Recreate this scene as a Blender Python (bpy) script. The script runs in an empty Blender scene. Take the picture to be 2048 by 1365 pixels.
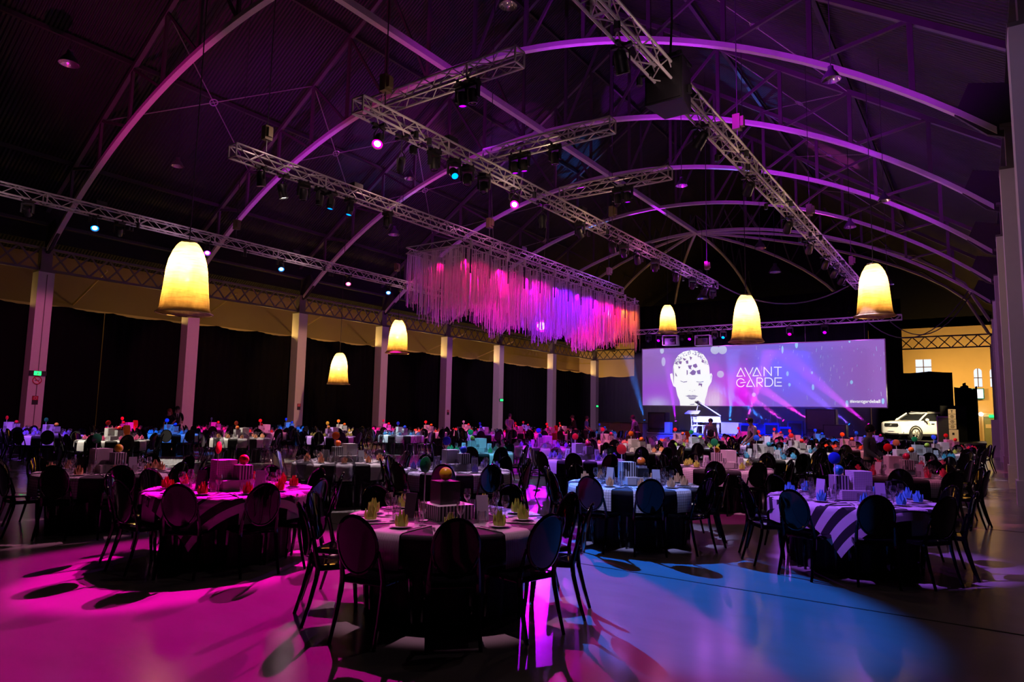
import bpy, math, random
import numpy as np
from mathutils import Vector, Matrix, Euler
PI = math.pi
rnd = random.Random(7)
COL = bpy.context.scene.collection
SC = bpy.context.scene

# ---------------------------------------------------------------- camera
# solved from the column rows, the ridge nodes and the column bases of the hall
FPX, YAW, PITCH, ROLL = 1348.44, 0.6113, 0.1084, 0.0194
CAM = Vector((0, 0, 1.7))
_f = Vector((-math.sin(YAW)*math.cos(PITCH), math.cos(YAW)*math.cos(PITCH), math.sin(PITCH)))
_r0 = Vector((math.cos(YAW), math.sin(YAW), 0)); _u0 = _r0.cross(_f)
_r = _r0*math.cos(ROLL)+_u0*math.sin(ROLL); _u = _u0*math.cos(ROLL)-_r0*math.sin(ROLL)
def ray(x, y): return _f+_r*((x-1024)/FPX)-_u*((y-682.5)/FPX)
def atX(x, y, X): d = ray(x, y); return CAM+d*(X/d.x)
def atY(x, y, Y): d = ray(x, y); return CAM+d*(Y/d.y)
def atZ(x, y, Z): d = ray(x, y); return CAM+d*((Z-1.7)/d.z)
def pix(p):
    d = Vector(p)-CAM; z = d.dot(_f)
    if z < .1: return (-9e3, -9e3, z)
    return (1024+FPX*d.dot(_r)/z, 682.5-FPX*d.dot(_u)/z, z)
cd = bpy.data.cameras.new('camera'); cam = bpy.data.objects.new('camera', cd); COL.objects.link(cam)
cd.sensor_width = 36; cd.lens = FPX*36/2048; cd.clip_end = 400; cd.clip_start = .05
m = Matrix.Identity(4)
for i in range(3):
    m[i][0] = _r[i]; m[i][1] = _u[i]; m[i][2] = -_f[i]; m[i][3] = CAM[i]
cam.matrix_world = m
SC.camera = cam

# ---------------------------------------------------------------- world, exposure
w = bpy.data.worlds.new('night'); SC.world = w; w.use_nodes = True
w.node_tree.nodes['Background'].inputs[0].default_value = (.25, .15, .4, 1)
w.node_tree.nodes['Background'].inputs[1].default_value = .003
vs = SC.view_settings
SC.display_settings.display_device = 'sRGB'
vs.view_transform = 'Standard'; vs.look = 'None'; vs.gamma = 1; vs.exposure = 0.0; vs.use_curve_mapping = False
cy = SC.cycles
cy.use_denoising = True
cy.max_bounces = 4; cy.diffuse_bounces = 2; cy.glossy_bounces = 2; cy.transmission_bounces = 3
cy.use_adaptive_sampling = True; cy.adaptive_threshold = .025; cy.adaptive_min_samples = 16
cy.transparent_max_bounces = 10; cy.volume_bounces = 0
cy.sample_clamp_indirect = 4; cy.caustics_reflective = False; cy.caustics_refractive = False
cy.use_light_tree = True

# ---------------------------------------------------------------- materials
MATS = {}
def nt(name):
    m = bpy.data.materials.new(name); m.use_nodes = True; MATS[name] = m
    return m, m.node_tree, m.node_tree.nodes['Principled BSDF']
def mix_rgb(t, fac, a, b):
    n = t.nodes.new('ShaderNodeMix'); n.data_type = 'RGBA'
    for k, v in ((0, fac), (6, a), (7, b)):
        if hasattr(v, 'links') or hasattr(v, 'is_linked'): t.links.new(v, n.inputs[k])
        else: n.inputs[k].default_value = v if k == 0 else (*v, 1)
    return n.outputs[2]
def mth(t, op, a, b=None, c=None):
    n = t.nodes.new('ShaderNodeMath'); n.operation = op
    for k, v in enumerate((a, b, c)):
        if v is None: continue
        if hasattr(v, 'is_linked'): t.links.new(v, n.inputs[k])
        else: n.inputs[k].default_value = v
    return n.outputs[0]
def coord(t, which='Object', scale=None):
    n = t.nodes.new('ShaderNodeTexCoord'); o = n.outputs[which]
    if scale:
        mp = t.nodes.new('ShaderNodeMapping'); mp.inputs['Scale'].default_value = scale
        t.links.new(o, mp.inputs[0]); o = mp.outputs[0]
    return o
def noise(t, vec, scale=5, detail=3, out=0):
    n = t.nodes.new('ShaderNodeTexNoise'); n.inputs['Scale'].default_value = scale; n.inputs['Detail'].default_value = detail
    if vec: t.links.new(vec, n.inputs['Vector'])
    return n.outputs[out]
def M(name, col, rough=.5, metal=0., var=.12, vscale=6, bump=0., bscale=40, spec=.5, emit=None, es=0., coat=0., stretch=None, sheen=0.):
    """principled material with procedural colour variation and relief"""
    m, t, b = nt(name)
    b.inputs['Roughness'].default_value = rough; b.inputs['Metallic'].default_value = metal
    b.inputs['Specular IOR Level'].default_value = spec; b.inputs['Coat Weight'].default_value = coat
    b.inputs['Sheen Weight'].default_value = sheen
    v = coord(t, 'Object', stretch)
    n = noise(t, v, vscale)
    c2 = tuple(max(0, c*(1-var)) for c in col); c1 = tuple(min(1, c*(1+var)) for c in col)
    t.links.new(mix_rgb(t, n, c2, c1), b.inputs['Base Color'])
    if bump:
        bn = t.nodes.new('ShaderNodeBump'); bn.inputs['Strength'].default_value = bump; bn.inputs['Distance'].default_value = .02
        t.links.new(noise(t, v, bscale), bn.inputs['Height']); t.links.new(bn.outputs[0], b.inputs['Normal'])
    if emit:
        b.inputs['Emission Color'].default_value = (*emit, 1); b.inputs['Emission Strength'].default_value = es
    return m
def glow(name, col, s):
    m = bpy.data.materials.new(name); m.use_nodes = True; t = m.node_tree; t.nodes.clear(); MATS[name] = m
    e = t.nodes.new('ShaderNodeEmission'); e.inputs[0].default_value = (*col, 1); e.inputs[1].default_value = s
    o = t.nodes.new('ShaderNodeOutputMaterial'); t.links.new(e.outputs[0], o.inputs[0]); return m
def clear(name, tint=(1, 1, 1), gloss=.35, rough=.04):
    """thin clear shell: see-through with a fresnel gloss"""
    m = bpy.data.materials.new(name); m.use_nodes = True; t = m.node_tree; t.nodes.clear(); MATS[name] = m
    tr = t.nodes.new('ShaderNodeBsdfTransparent'); tr.inputs[0].default_value = (*tint, 1)
    g = t.nodes.new('ShaderNodeBsdfGlossy'); g.inputs['Roughness'].default_value = rough
    lw = t.nodes.new('ShaderNodeLayerWeight'); lw.inputs[0].default_value = gloss
    mx = t.nodes.new('ShaderNodeMixShader'); o = t.nodes.new('ShaderNodeOutputMaterial')
    f = mth(t, 'ADD', mth(t, 'MULTIPLY', lw.outputs['Facing'], .72), .2)
    t.links.new(f, mx.inputs[0]); t.links.new(tr.outputs[0], mx.inputs[1]); t.links.new(g.outputs[0], mx.inputs[2])
    t.links.new(mx.outputs[0], o.inputs[0]); return m

# ---------------------------------------------------------------- mesh building
class MB:
    def __init__(s): s.v = []; s.f = []; s.uv = None
    def add(s, vs, fs):
        o = len(s.v); s.v += [tuple(p) for p in vs]; s.f += [tuple(i+o for i in f) for f in fs]; return s
    def box(s, c, d, rz=0.):
        x, y, z = c; a, b, h = d[0]/2, d[1]/2, d[2]/2; cs, sn = math.cos(rz), math.sin(rz)
        P = [(x+px*cs-py*sn, y+px*sn+py*cs, z+pz) for pz in (-h, h) for px, py in ((-a, -b), (a, -b), (a, b), (-a, b))]
        return s.add(P, [(0, 3, 2, 1), (4, 5, 6, 7), (0, 1, 5, 4), (1, 2, 6, 5), (2, 3, 7, 6), (3, 0, 4, 7)])
    def bar(s, p, q, w, h=None, up=(0, 0, 1)):
        p, q, up = Vector(p), Vector(q), Vector(up); h = h or w; d = (q-p).normalized()
        x = d.cross(up)
        if x.length < 1e-4: x = d.cross(Vector((1, 0, 0)))
        x.normalize(); y = x.cross(d)
        P = [c+x*(i*w/2)+y*(j*h/2) for c in (p, q) for i, j in ((-1, -1), (1, -1), (1, 1), (-1, 1))]
        return s.add(P, [(0, 3, 2, 1), (4, 5, 6, 7), (0, 1, 5, 4), (1, 2, 6, 5), (2, 3, 7, 6), (3, 0, 4, 7)])
    def tube(s, pts, r, n=6, cap=True, closed=False, flat=1.):
        pts = [Vector(p) for p in pts]; L = len(pts); R = r if isinstance(r, (list, tuple)) else [r]*L
        o = len(s.v); prev = None
        for i, p in enumerate(pts):
            a = pts[i-1] if (i or closed) else pts[0]; b = pts[(i+1) % L] if (i < L-1 or closed) else pts[-1]
            d = (b-a).normalized()
            if prev is None:
                x = d.cross(Vector((0, 0, 1)))
                if x.length < 1e-3: x = d.cross(Vector((0, 1, 0)))
            else: x = prev-d*prev.dot(d)
            x.normalize(); prev = x; y = d.cross(x)
            for k in range(n):
                t = 2*PI*k/n+PI/n; s.v.append(tuple(p+x*(math.cos(t)*R[i])+y*(math.sin(t)*R[i]*flat)))
        for i in range(L if closed else L-1):
            a, b = o+i*n, o+((i+1) % L)*n
            for k in range(n): s.f.append((a+k, a+(k+1) % n, b+(k+1) % n, b+k))
        if cap and not closed:
            s.f.append(tuple(o+k for k in reversed(range(n)))); s.f.append(tuple(o+(L-1)*n+k for k in range(n)))
        return s
    def lathe(s, prof, n=16, c=(0, 0, 0), cap0=True, cap1=True):
        o = len(s.v)
        for r, z in prof:
            for k in range(n):
                t = 2*PI*k/n; s.v.append((c[0]+r*math.cos(t), c[1]+r*math.sin(t), c[2]+z))
        for i in range(len(prof)-1):
            a, b = o+i*n, o+(i+1)*n
            for k in range(n): s.f.append((a+k, a+(k+1) % n, b+(k+1) % n, b+k))
        if cap0: s.f.append(tuple(o+k for k in reversed(range(n))))
        if cap1: s.f.append(tuple(o+(len(prof)-1)*n+k for k in range(n)))
        return s
    def prism(s, outline, z0, z1, axis='z'):
        n = len(outline); put = {'z': lambda x, y, z: (x, y, z), 'y': lambda x, y, z: (x, z, y), 'x': lambda x, y, z: (z, x, y)}[axis]
        P = [put(x, y, z0) for x, y in outline]+[put(x, y, z1) for x, y in outline]
        F = [tuple(reversed(range(n))), tuple(range(n, 2*n))]+[(i, (i+1) % n, n+(i+1) % n, n+i) for i in range(n)]
        return s.add(P, F)
    def sphere(s, c, r, n=10, m=6, sc=(1, 1, 1)):
        prof = [(math.sin(PI*i/m), -math.cos(PI*i/m)) for i in range(m+1)]
        o = len(s.v); s.lathe([(max(a, 1e-4), b) for a, b in prof], n)
        for i in range(o, len(s.v)):
            x, y, z = s.v[i]; s.v[i] = (c[0]+x*r*sc[0], c[1]+y*r*sc[1], c[2]+z*r*sc[2])
        return s
    def grid(s, fn, nu, nv, closed_u=False):
        """fn(i,j) -> point; optional uv through fn returning (point, uv)"""
        o = len(s.v); s.uv = s.uv or {}
        for j in range(nv+1):
            for i in range(nu if closed_u else nu+1):
                q = fn(i, j)
                if len(q) == 2: s.uv[len(s.v)] = q[1]; q = q[0]
                s.v.append(tuple(q))
        W = nu if closed_u else nu+1
        for j in range(nv):
            for i in range(nu):
                a = o+j*W+i; b = o+j*W+(i+1) % W; s.f.append((a, b, b+W, a+W))
        return s
    def xf(s, mat, start=0):
        for i in range(start, len(s.v)): s.v[i] = tuple(mat @ Vector(s.v[i]))
        return s
    def join(s, o, mat=None):
        off = len(s.v)
        s.v += [tuple(mat @ Vector(p)) for p in o.v] if mat else o.v
        s.f += [tuple(i+off for i in f) for f in o.f]
        if o.uv:
            s.uv = s.uv or {}
            for k, u in o.uv.items(): s.uv[k+off] = u
        return s
    def mesh(s, name, smooth=0., mat=None):
        me = bpy.data.meshes.new(name); me.from_pydata(s.v, [], s.f)
        if s.uv:
            l = me.uv_layers.new(name='UVMap'); vi = np.empty(len(me.loops), np.int32); me.loops.foreach_get('vertex_index', vi)
            tab = np.zeros((len(s.v), 2), np.float32)
            for k, u in s.uv.items(): tab[k] = u
            l.data.foreach_set('uv', tab[vi].ravel())
        if smooth:
            me.polygons.foreach_set('use_smooth', [True]*len(me.polygons)); me.set_sharp_from_angle(angle=math.radians(smooth))
        if mat: me.materials.append(MATS[mat] if isinstance(mat, str) else mat)
        me.update(); return me

def O(name, me, mat=None, parent=None, loc=(0, 0, 0), rz=0., smooth=0., kind=None, label=None, cat=None, group=None):
    """one mesh object"""
    if isinstance(me, MB): me = me.mesh(name, smooth)
    if mat is not None and not me.materials: me.materials.append(MATS[mat] if isinstance(mat, str) else mat)
    o = bpy.data.objects.new(name, me); COL.objects.link(o); o.location = loc; o.rotation_euler = (0, 0, rz)
    if parent: o.parent = parent
    return tag(o, label, cat, group, kind)
def tag(o, label=None, cat=None, group=None, kind=None):
    if label: o['label'] = label
    if cat: o['category'] = cat
    if group: o['group'] = group
    if kind: o['kind'] = kind
    return o
def E(name, loc, label, cat, group=None, rz=0., kind=None, rot=None):
    """a thing: an Empty at its base that parents its parts"""
    o = bpy.data.objects.new(name, None); COL.objects.link(o); o.location = loc
    o.rotation_euler = rot if rot else (0, 0, rz); o.empty_display_size = .1
    return tag(o, label, cat, group, kind)
def spot(parent, loc, target, col, power, angle, blend=.15, radius=.06, name='spot_lamp'):
    l = bpy.data.lights.new(name, 'SPOT'); l.energy = power; l.color = col; l.spot_size = math.radians(angle); l.spot_blend = blend
    l.shadow_soft_size = radius
    o = bpy.data.objects.new(name, l); COL.objects.link(o); o.location = loc
    o.rotation_euler = (Vector(target)-Vector(loc)).to_track_quat('-Z', 'Y').to_euler()
    return o
def point(loc, col, power, radius=.2, name='bulb_light'):
    l = bpy.data.lights.new(name, 'POINT'); l.energy = power; l.color = col; l.shadow_soft_size = radius
    o = bpy.data.objects.new(name, l); COL.objects.link(o); o.location = loc; return o
ORD = ['first', 'second', 'third', 'fourth', 'fifth', 'sixth', 'seventh', 'eighth', 'ninth', 'tenth', 'eleventh', 'twelfth',
       'thirteenth', 'fourteenth', 'fifteenth', 'sixteenth', 'seventeenth', 'eighteenth', 'nineteenth', 'twentieth']
def ordn(i): return ORD[i] if i < 20 else '%dth' % (i+1)
# ================================================================ the hall
XL, XR, XC, ZT = -32.05, .51, -15.77, 7.26
YK = [11.30+6.5457*(k-1) for k in range(0, 7)]+[52.3, 60.6]      # column rows 0..8
YEND = 60.6
# ---- materials of the shell
def floor_mat():
    m, t, b = nt('floor_concrete')
    v = coord(t, 'Object'); n1 = noise(t, v, .35, 5); n2 = noise(t, coord(t, 'Object', (.8, 2.0, 1)), 1.6, 6)
    c = mix_rgb(t, n1, (.30, .28, .26), (.42, .40, .37))
    f = t.nodes.new('ShaderNodeMapRange'); f.inputs[1].default_value = .55; f.inputs[2].default_value = .75; t.links.new(n2, f.inputs[0]); f.interpolation_type = 'SMOOTHSTEP'; f.inputs[1].default_value = .35; f.inputs[2].default_value = .95
    t.links.new(mix_rgb(t, f.outputs[0], c, (.31, .29, .26)), b.inputs['Base Color'])
    r = t.nodes.new('ShaderNodeMapRange'); r.inputs[3].default_value = .13; r.inputs[4].default_value = .25; t.links.new(n2, r.inputs[0])
    t.links.new(r.outputs[0], b.inputs['Roughness']); b.inputs['Specular IOR Level'].default_value = .55
    bn = t.nodes.new('ShaderNodeBump'); bn.inputs['Strength'].default_value = .05; bn.inputs['Distance'].default_value = .01
    t.links.new(noise(t, coord(t, 'Object', (1.6, 4, 1)), 5, 5), bn.inputs['Height']); t.links.new(bn.outputs[0], b.inputs['Normal'])
floor_mat()
M('column_paint', (.78, .76, .74), .5, var=.04, bump=.05)
M('steel_paint', (.16, .145, .135), .45, var=.1)
M('post_paint', (.085, .075, .07), .42, var=.1)
M('arch_paint', (.74, .69, .65), .42, var=.1)
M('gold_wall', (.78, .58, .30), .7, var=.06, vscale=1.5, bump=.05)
M('gable_black', (.006, .006, .007), .9)
M('dark_wall', (.05, .05, .055), .8, var=.2)
M('black_velvet', (.004, .004, .0045), .95, var=.3, spec=.1)
M('purlin_dark', (.03, .028, .027), .6)
M('rod_steel', (.42, .40, .38), .35, .6)
def roof_mat():
    m, t, b = nt('roof_cladding')
    b.inputs['Roughness'].default_value = .6
    v = coord(t, 'Object'); n = noise(t, v, 1.3, 4)
    t.links.new(mix_rgb(t, n, (.005, .0047, .005), (.014, .013, .014)), b.inputs['Base Color'])
    wv = t.nodes.new('ShaderNodeTexWave'); wv.bands_direction = 'Y'; wv.inputs['Scale'].default_value = 2.2; t.links.new(v, wv.inputs[0])
    bn = t.nodes.new('ShaderNodeBump'); bn.inputs['Strength'].default_value = .8; bn.inputs['Distance'].default_value = .06
    t.links.new(wv.outputs[1], bn.inputs['Height']); t.links.new(bn.outputs[0], b.inputs['Normal'])
roof_mat()
# ---- floor with its slab joints
O('floor', MB().box((-16, 27, -.1), (60, 92, .2)), 'floor_concrete', kind='structure')
M('joint_filler', (.04, .035, .03), .8)
jm = MB()
for j, Y in enumerate((7.05, 13.6, 26.7, 39.8)): jm.box((-16, Y, .0015), (58, .022, .003))
for j, X in enumerate((-13.7, -20.3)): jm.box((X, 27, .0017), (.02, 90, .003))
O('trim_1', jm, 'joint_filler', kind='structure')
# ---- outer walls
def ledge_wall(name, p0, p1, h): pass
wl = MB().box((-37.15, 27, 4.9), (.3, 92, 9.8)); M('left_wall_dimmed', (.34, .235, .11), .7, var=.06, vscale=1.5)  # darker copy of the gold wall, its weak light put into the colour
O('wall_left', wl, 'left_wall_dimmed', kind='structure')
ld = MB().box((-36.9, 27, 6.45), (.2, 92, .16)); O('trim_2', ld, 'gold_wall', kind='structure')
O('wall_right', MB().box((6.15, 27, 4.9), (.3, 92, 9.8)), 'dark_wall', kind='structure')
O('wall_front', MB().box((-16, -18.85, 5.2), (60, .3, 10.4)), 'dark_wall', kind='structure')
# far wall with openings for its windows (built from piers, sills and heads)
YB = 66.0
WINS = []            # (x centre, half width, z0, z1, arched)
def winpx(x0, x1, y0, y1, arched):
    a = atY(x0, y1, YB); b = atY(x1, y0, YB); WINS.append(((a.x+b.x)/2, abs(b.x-a.x)/2, a.z, b.z, arched))
winpx(1832, 1862, 719, 750, False); winpx(1949, 1963, 737, 775, True); winpx(1981, 1995, 737, 775, True)
for dx in (-4.2, -8.4, -12.6, -16.8): WINS.append((WINS[0][0]+dx, WINS[0][1], WINS[0][2], WINS[0][3], False))
WINS.sort()
wb = MB(); xs = -37.3
for cx, hw, z0, z1, ar in WINS:
    wb.box(((xs+cx-hw)/2, YB+.15, 5.2), (cx-hw-xs, .3, 10.4)); xs = cx+hw
    wb.box((cx, YB+.15, z0/2), (2*hw, .3, z0))
    if ar:      # arched head: fan of wedges above the arch
        n = 8; zs = z1-hw
        for i in range(n):
            a0, a1 = PI-PI*i/n, PI-PI*(i+1)/n
            q = [(cx+hw*math.cos(a0), zs+hw*math.sin(a0)), (cx+hw*math.cos(a1), zs+hw*math.sin(a1)), (cx+hw*math.cos(a1), 10.4), (cx+hw*math.cos(a0), 10.4)]
            wb.prism(q, YB, YB+.3, 'y')
    else: wb.box((cx, YB+.15, (z1+10.4)/2), (2*hw, .3, 10.4-z1))
wb.box(((xs+6.3)/2, YB+.15, 5.2), (6.3-xs, .3, 10.4))
O('wall_back', wb, 'gold_wall', kind='structure')
glow('night_pane', (.80, .86, 1.0), 1.15)
M('window_bar', (.25, .22, .2), .5)
for i, (cx, hw, z0, z1, ar) in enumerate(WINS):
    wr = E('window_%d' % (i+1), (cx, YB+.1, z0), None, None, kind='structure')
    n = 3 if (z1-z0) > 1.6 else 2
    for a in range(2):
        for b in range(n):
            h = (z1-z0)/n
            if ar and b == n-1:
                q = [(a*hw-hw, b*h), (a*hw, b*h)]
                zs = z1-z0-hw
                arc = [(hw*math.cos(t), zs+hw*math.sin(t)) for t in np.linspace(PI/2, PI, 6)] if a == 0 else [(hw*math.cos(t), zs+hw*math.sin(t)) for t in np.linspace(0, PI/2, 6)]
                q = ([(-hw, b*h), (0, b*h)]+arc) if a == 0 else ([(0, b*h), (hw, b*h)]+arc)
                O('pane', MB().prism(q, 0, .02, 'y'), 'night_pane', wr)
            else:
                O('pane', MB().box((a*hw-hw/2, 0, b*h+h/2), (hw, .02, h)), 'night_pane', wr)
    fr = MB().box((0, -.03, (z1-z0)/2), (.07, .05, z1-z0))
    for b in range(n): fr.box((0, -.03, b*(z1-z0)/n), (2*hw, .05, .07))
    O('window_frame', fr, 'window_bar', wr)
# ---- roof: two straight slopes over the arches, hipped beyond the last arch
def zup(X): return 10.37+10.93*(1-abs(X-XC)/16.28)
rm = MB()
for s in (-1, 1):
    def fn(i, j, s=s):
        X = XC+s*19.5*i/10; return (X, -19+(86)*j/12, zup(X)+.45)
    rm.grid(fn, 10, 12)
O('ceiling', rm, 'roof_cladding', kind='structure', smooth=20)
ga = MB()
for i in range(20):
    x0, x1 = XC-19.5+39*i/20, XC-19.5+39*(i+1)/20
    ga.prism([(x0, 9.6), (x1, 9.6), (x1, zup(x1)+.45), (x0, zup(x0)+.45)], 66.0, 66.2, 'y')
O('wall_gable', ga, 'gable_black', kind='structure')
# aisle roofs outside the columns
for i, (x0, x1) in enumerate(((-37.3, -32.2), (.7, 6.3))):
    O('ceiling_aisle_%d' % (i+1), MB().box(((x0+x1)/2, 27, 9.35), (x1-x0, 92, .12)), 'dark_wall', kind='structure')

for i, X in enumerate((-32.62, 1.08)): O('wall_added_mask_%d' % (i+1), MB().box((X, 27, 9.75), (.1, 92, 2.2)), 'gable_black', kind='structure')  # added black sheets hiding the gold-lit eaves so that zone stays dark
# ---- columns
sh = MB().box((0, 0, ZT/2), (.6, .6, ZT)); shm = sh.mesh('shaft', mat='column_paint')
pl = MB().box((0, 0, .26), (.68, .68, .52)).mesh('plinth', mat='column_paint')
gr_ = MB().box((.3+.004, .02, ZT/2+.2), (.012, .03, ZT-.6)).mesh('conduit', mat='steel_paint')
cap = MB().box((0, 0, .5), (.34, .42, 1.0)).box((0, 0, .03), (.62, .62, .06)).box((0, 0, 1.02), (.5, .5, .08)).mesh('bracket', mat='steel_paint')
LS = {1: 'white square column on the left bearing a green exit sign', 2: 'white column on the left with a couple standing beside it',
      3: 'third white column of the left row, small notice low down', 4: 'fourth white column of the left row, behind two glowing lamps',
      5: 'fifth white column of the left row, above magenta tables', 6: 'sixth white column of the left row, gold lit',
      7: 'seventh white column of the left row, by the far corner', 8: 'last white column of the left row, with green exit light'}
COLS = {}
for side in ('L', 'R'):
    for k in range(1, 9):
        X = XL-.3 if side == 'L' else XR+.3
        lab = LS[k] if side == 'L' else ('%s white column from the camera along the right edge' % ordn(k-1))
        c = E('column', (X, YK[k]+.3, 0), lab, 'column', 'white columns of the hall')
        O('shaft', shm, None, c); O('plinth', pl, None, c); O('bracket', cap, None, c, (0, 0, ZT))
        if side == 'L' and k == 1: O('conduit', gr_, None, c)
        COLS[side+str(k)] = c
# ---- lattice girders between the columns
GZ0, GZ1 = ZT+.13, ZT+1.04
def girder(p, q, label, n):
    p, q = Vector(p), Vector(q); L = (q-p).length; rz = math.atan2(q.y-p.y, q.x-p.x)
    g = E('lattice_girder', (p.x, p.y, 0), label, 'girder', 'lattice girders over the columns', rz)
    O('top_chord', MB().box((L/2, 0, GZ1), (L, .16, .1)), 'steel_paint', g)
    O('bottom_chord', MB().box((L/2, 0, GZ0), (L, .16, .1)), 'steel_paint', g)
    d = L/n
    up = MB().bar((0, .03, GZ0), (d, .03, GZ1), .02, .075, (0, 0, 1)).mesh('lattice_bar', mat='steel_paint')
    dn = MB().bar((0, -.03, GZ1), (d, -.03, GZ0), .02, .075, (0, 0, 1)).mesh('lattice_bar', mat='steel_paint')
    for i in range(n):
        O('lattice_bar', up, None, g, (i*d, 0, 0)); O('lattice_bar', dn, None, g, (i*d, 0, 0))
girder((XL-.3, YK[1]-6.2, 0), (XL-.3, YK[1]+.1, 0), 'dark lattice girder at the far left edge, before the first column', 8)
for k in range(1, 8):
    girder((XL-.3, YK[k]+.5, 0), (XL-.3, YK[k+1]+.1, 0), 'lattice girder spanning the %s bay of the left colonnade' % ordn(k-1), 8 if k < 6 else 10)
girder((XL-.14, YEND+.3, 0), (-21.5, YEND+.3, 0), 'lattice girder crossing the far end beside the stage screen', 13)
girder((-9.5, YEND+.3, 0), (XR+.14, YEND+.3, 0), 'lattice girder across the far gold wall on the right', 12)
# struts from the girder to the outer wall
for k in range(1, 7):
    for j, dy in enumerate((2.9,)):
        O('wall_strut', MB().tube([(XL-.6, YK[k]+dy, GZ0+.5), (-36.9, YK[k]+dy+.4, 6.7)], .05, 6), 'gold_wall',
          label='slanting strut from lattice girder to wall, %s left bay' % ordn(k-1), cat='strut', group='struts over the left drapes')

# ---- arched roof trusses
RZ, ZS = 14.40, 8.25
RR = (16.28**2+(RZ-ZS)**2)/(2*(RZ-ZS))
def zlow(X): return RZ-RR+math.sqrt(RR*RR-(X-XC)**2)
NODES = [s*(1.13+2.26*i) for i in range(7) for s in (-1, 1)]
NODES.sort()
lc = MB()
def fn(i, j):
    X = XC-16.28+32.56*i/48; dz = (-.09, -.09, .09, .09)[j % 4]; dy = (-.1, .1, .1, -.1)[j % 4]; return (X, dy, zlow(X)+dz)
LCp = [(XC-16.28+32.56*i/48) for i in range(49)]
lo = len(lc.v)
for X in LCp:
    for dy, dz in ((-.1, -.08), (.1, -.08), (.1, .08), (-.1, .08)): lc.v.append((X-XC, dy, zlow(X)+dz))
for i in range(48):
    for k in range(4): lc.f.append((i*4+k, i*4+(k+1) % 4, i*4+4+(k+1) % 4, i*4+4+k))
lcm = lc.mesh('lower_chord', mat='arch_paint')
uc = MB().bar((-16.9, 0, zup(XC-16.9)), (0, 0, zup(XC)), .16, .16).bar((0, 0, zup(XC)), (16.9, 0, zup(XC+16.9)), .16, .16).mesh('upper_chord', mat='post_paint')
posts, diags = [], []
for i, x in enumerate(NODES):
    X = XC+x
    posts.append(MB().bar((x, 0, zlow(X)), (x, 0, zup(X)), .13, .1, (0, 1, 0)).mesh('post', mat='post_paint'))
    j = i+1 if x < 0 else i-1
    if 0 <= j < len(NODES) and abs(NODES[j]) < abs(x):
        diags.append(MB().bar((x, 0, zup(X)), (NODES[j], 0, zlow(XC+NODES[j])), .1, .08, (0, 1, 0)).mesh('diagonal', mat='post_paint'))
ka = MB().prism([(-16.6, 8.0), (-16.1, 8.2), (-15.5, 8.8), (-15.8, 9.5), (-16.6, 9.3)], -.06, .06, 'y').mesh('gusset', mat='purlin_dark')
kb = MB().prism([(16.6, 8.0), (16.1, 8.2), (15.5, 8.8), (15.8, 9.5), (16.6, 9.3)], -.06, .06, 'y').mesh('gusset', mat='purlin_dark')
for k in range(1, 7):
    a = E('roof_arch', (XC, YK[k]+.3, 0), '%s arched roof truss from the camera, springing from the columns' % ordn(k-1), 'roof truss', 'arched roof trusses')
    O('lower_chord', lcm, None, a); O('upper_chord', uc, None, a)
    for p in posts: O('post', p, None, a)
    for d in diags: O('diagonal', d, None, a)
    O('gusset', ka, None, a); O('gusset', kb, None, a)
# hip ribs fanning from the last arch to the far wall
Hb = Vector((XC, YK[6]+.3, RZ))
fan = E('hip_fan', tuple(Hb), 'fan of curved hip ribs spreading from the last arch to the far wall', 'roof ribs')
for i, (X, Y) in enumerate(((XL, YK[7]+.3), (XL, YEND), (-24, YEND), (-15.77, YEND), (-8, YEND), (XR, YEND), (XR, YK[7]+.3))):
    pts = []
    for s in np.linspace(0, 1, 14):
        pts.append((Hb.x+(X-Hb.x)*s, Hb.y+(Y-Hb.y)*s, ZS+(RZ-ZS)*math.sqrt(max(0, 1-s**2.2))))
    pts = [Vector(q)-Hb for q in pts]
    O('rib', MB().tube(pts, .1, 4), 'arch_paint', fan)
    top = [Vector((x, y, min(z+2.6*math.sin(PI*s)**.6*.7+1.2*(1-s), zup(x+Hb.x)-Hb.z-.3))) for (x, y, z), s in zip(pts, np.linspace(0, 1, 14))]
    for j in range(1, 12, 2):
        O('strut', MB().bar(pts[j], top[j-1], .08).bar(top[j-1], pts[j-1] if j == 1 else pts[j-2], .07), 'post_paint', fan)
# ridge and purlins along the hall
O('ridge_beam', MB().box((XC, (YK[1]-12+YK[6])/2, RZ+.02), (.22, YK[6]-YK[1]+12.6, .24)), 'arch_paint', label='long straight ridge beam joining the arches at their crowns', cat='beam')
for i, x in enumerate(NODES[::2]):
    X = XC+x
    O('purlin', MB().box((X, (YK[1]-12+YK[6])/2, zup(X)+.2), (.12, YK[6]-YK[1]+12.6, .16)), 'purlin_dark', label='dark roof purlin, %s from the left eave' % ordn(i), cat='purlin', group='roof purlins')
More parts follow.
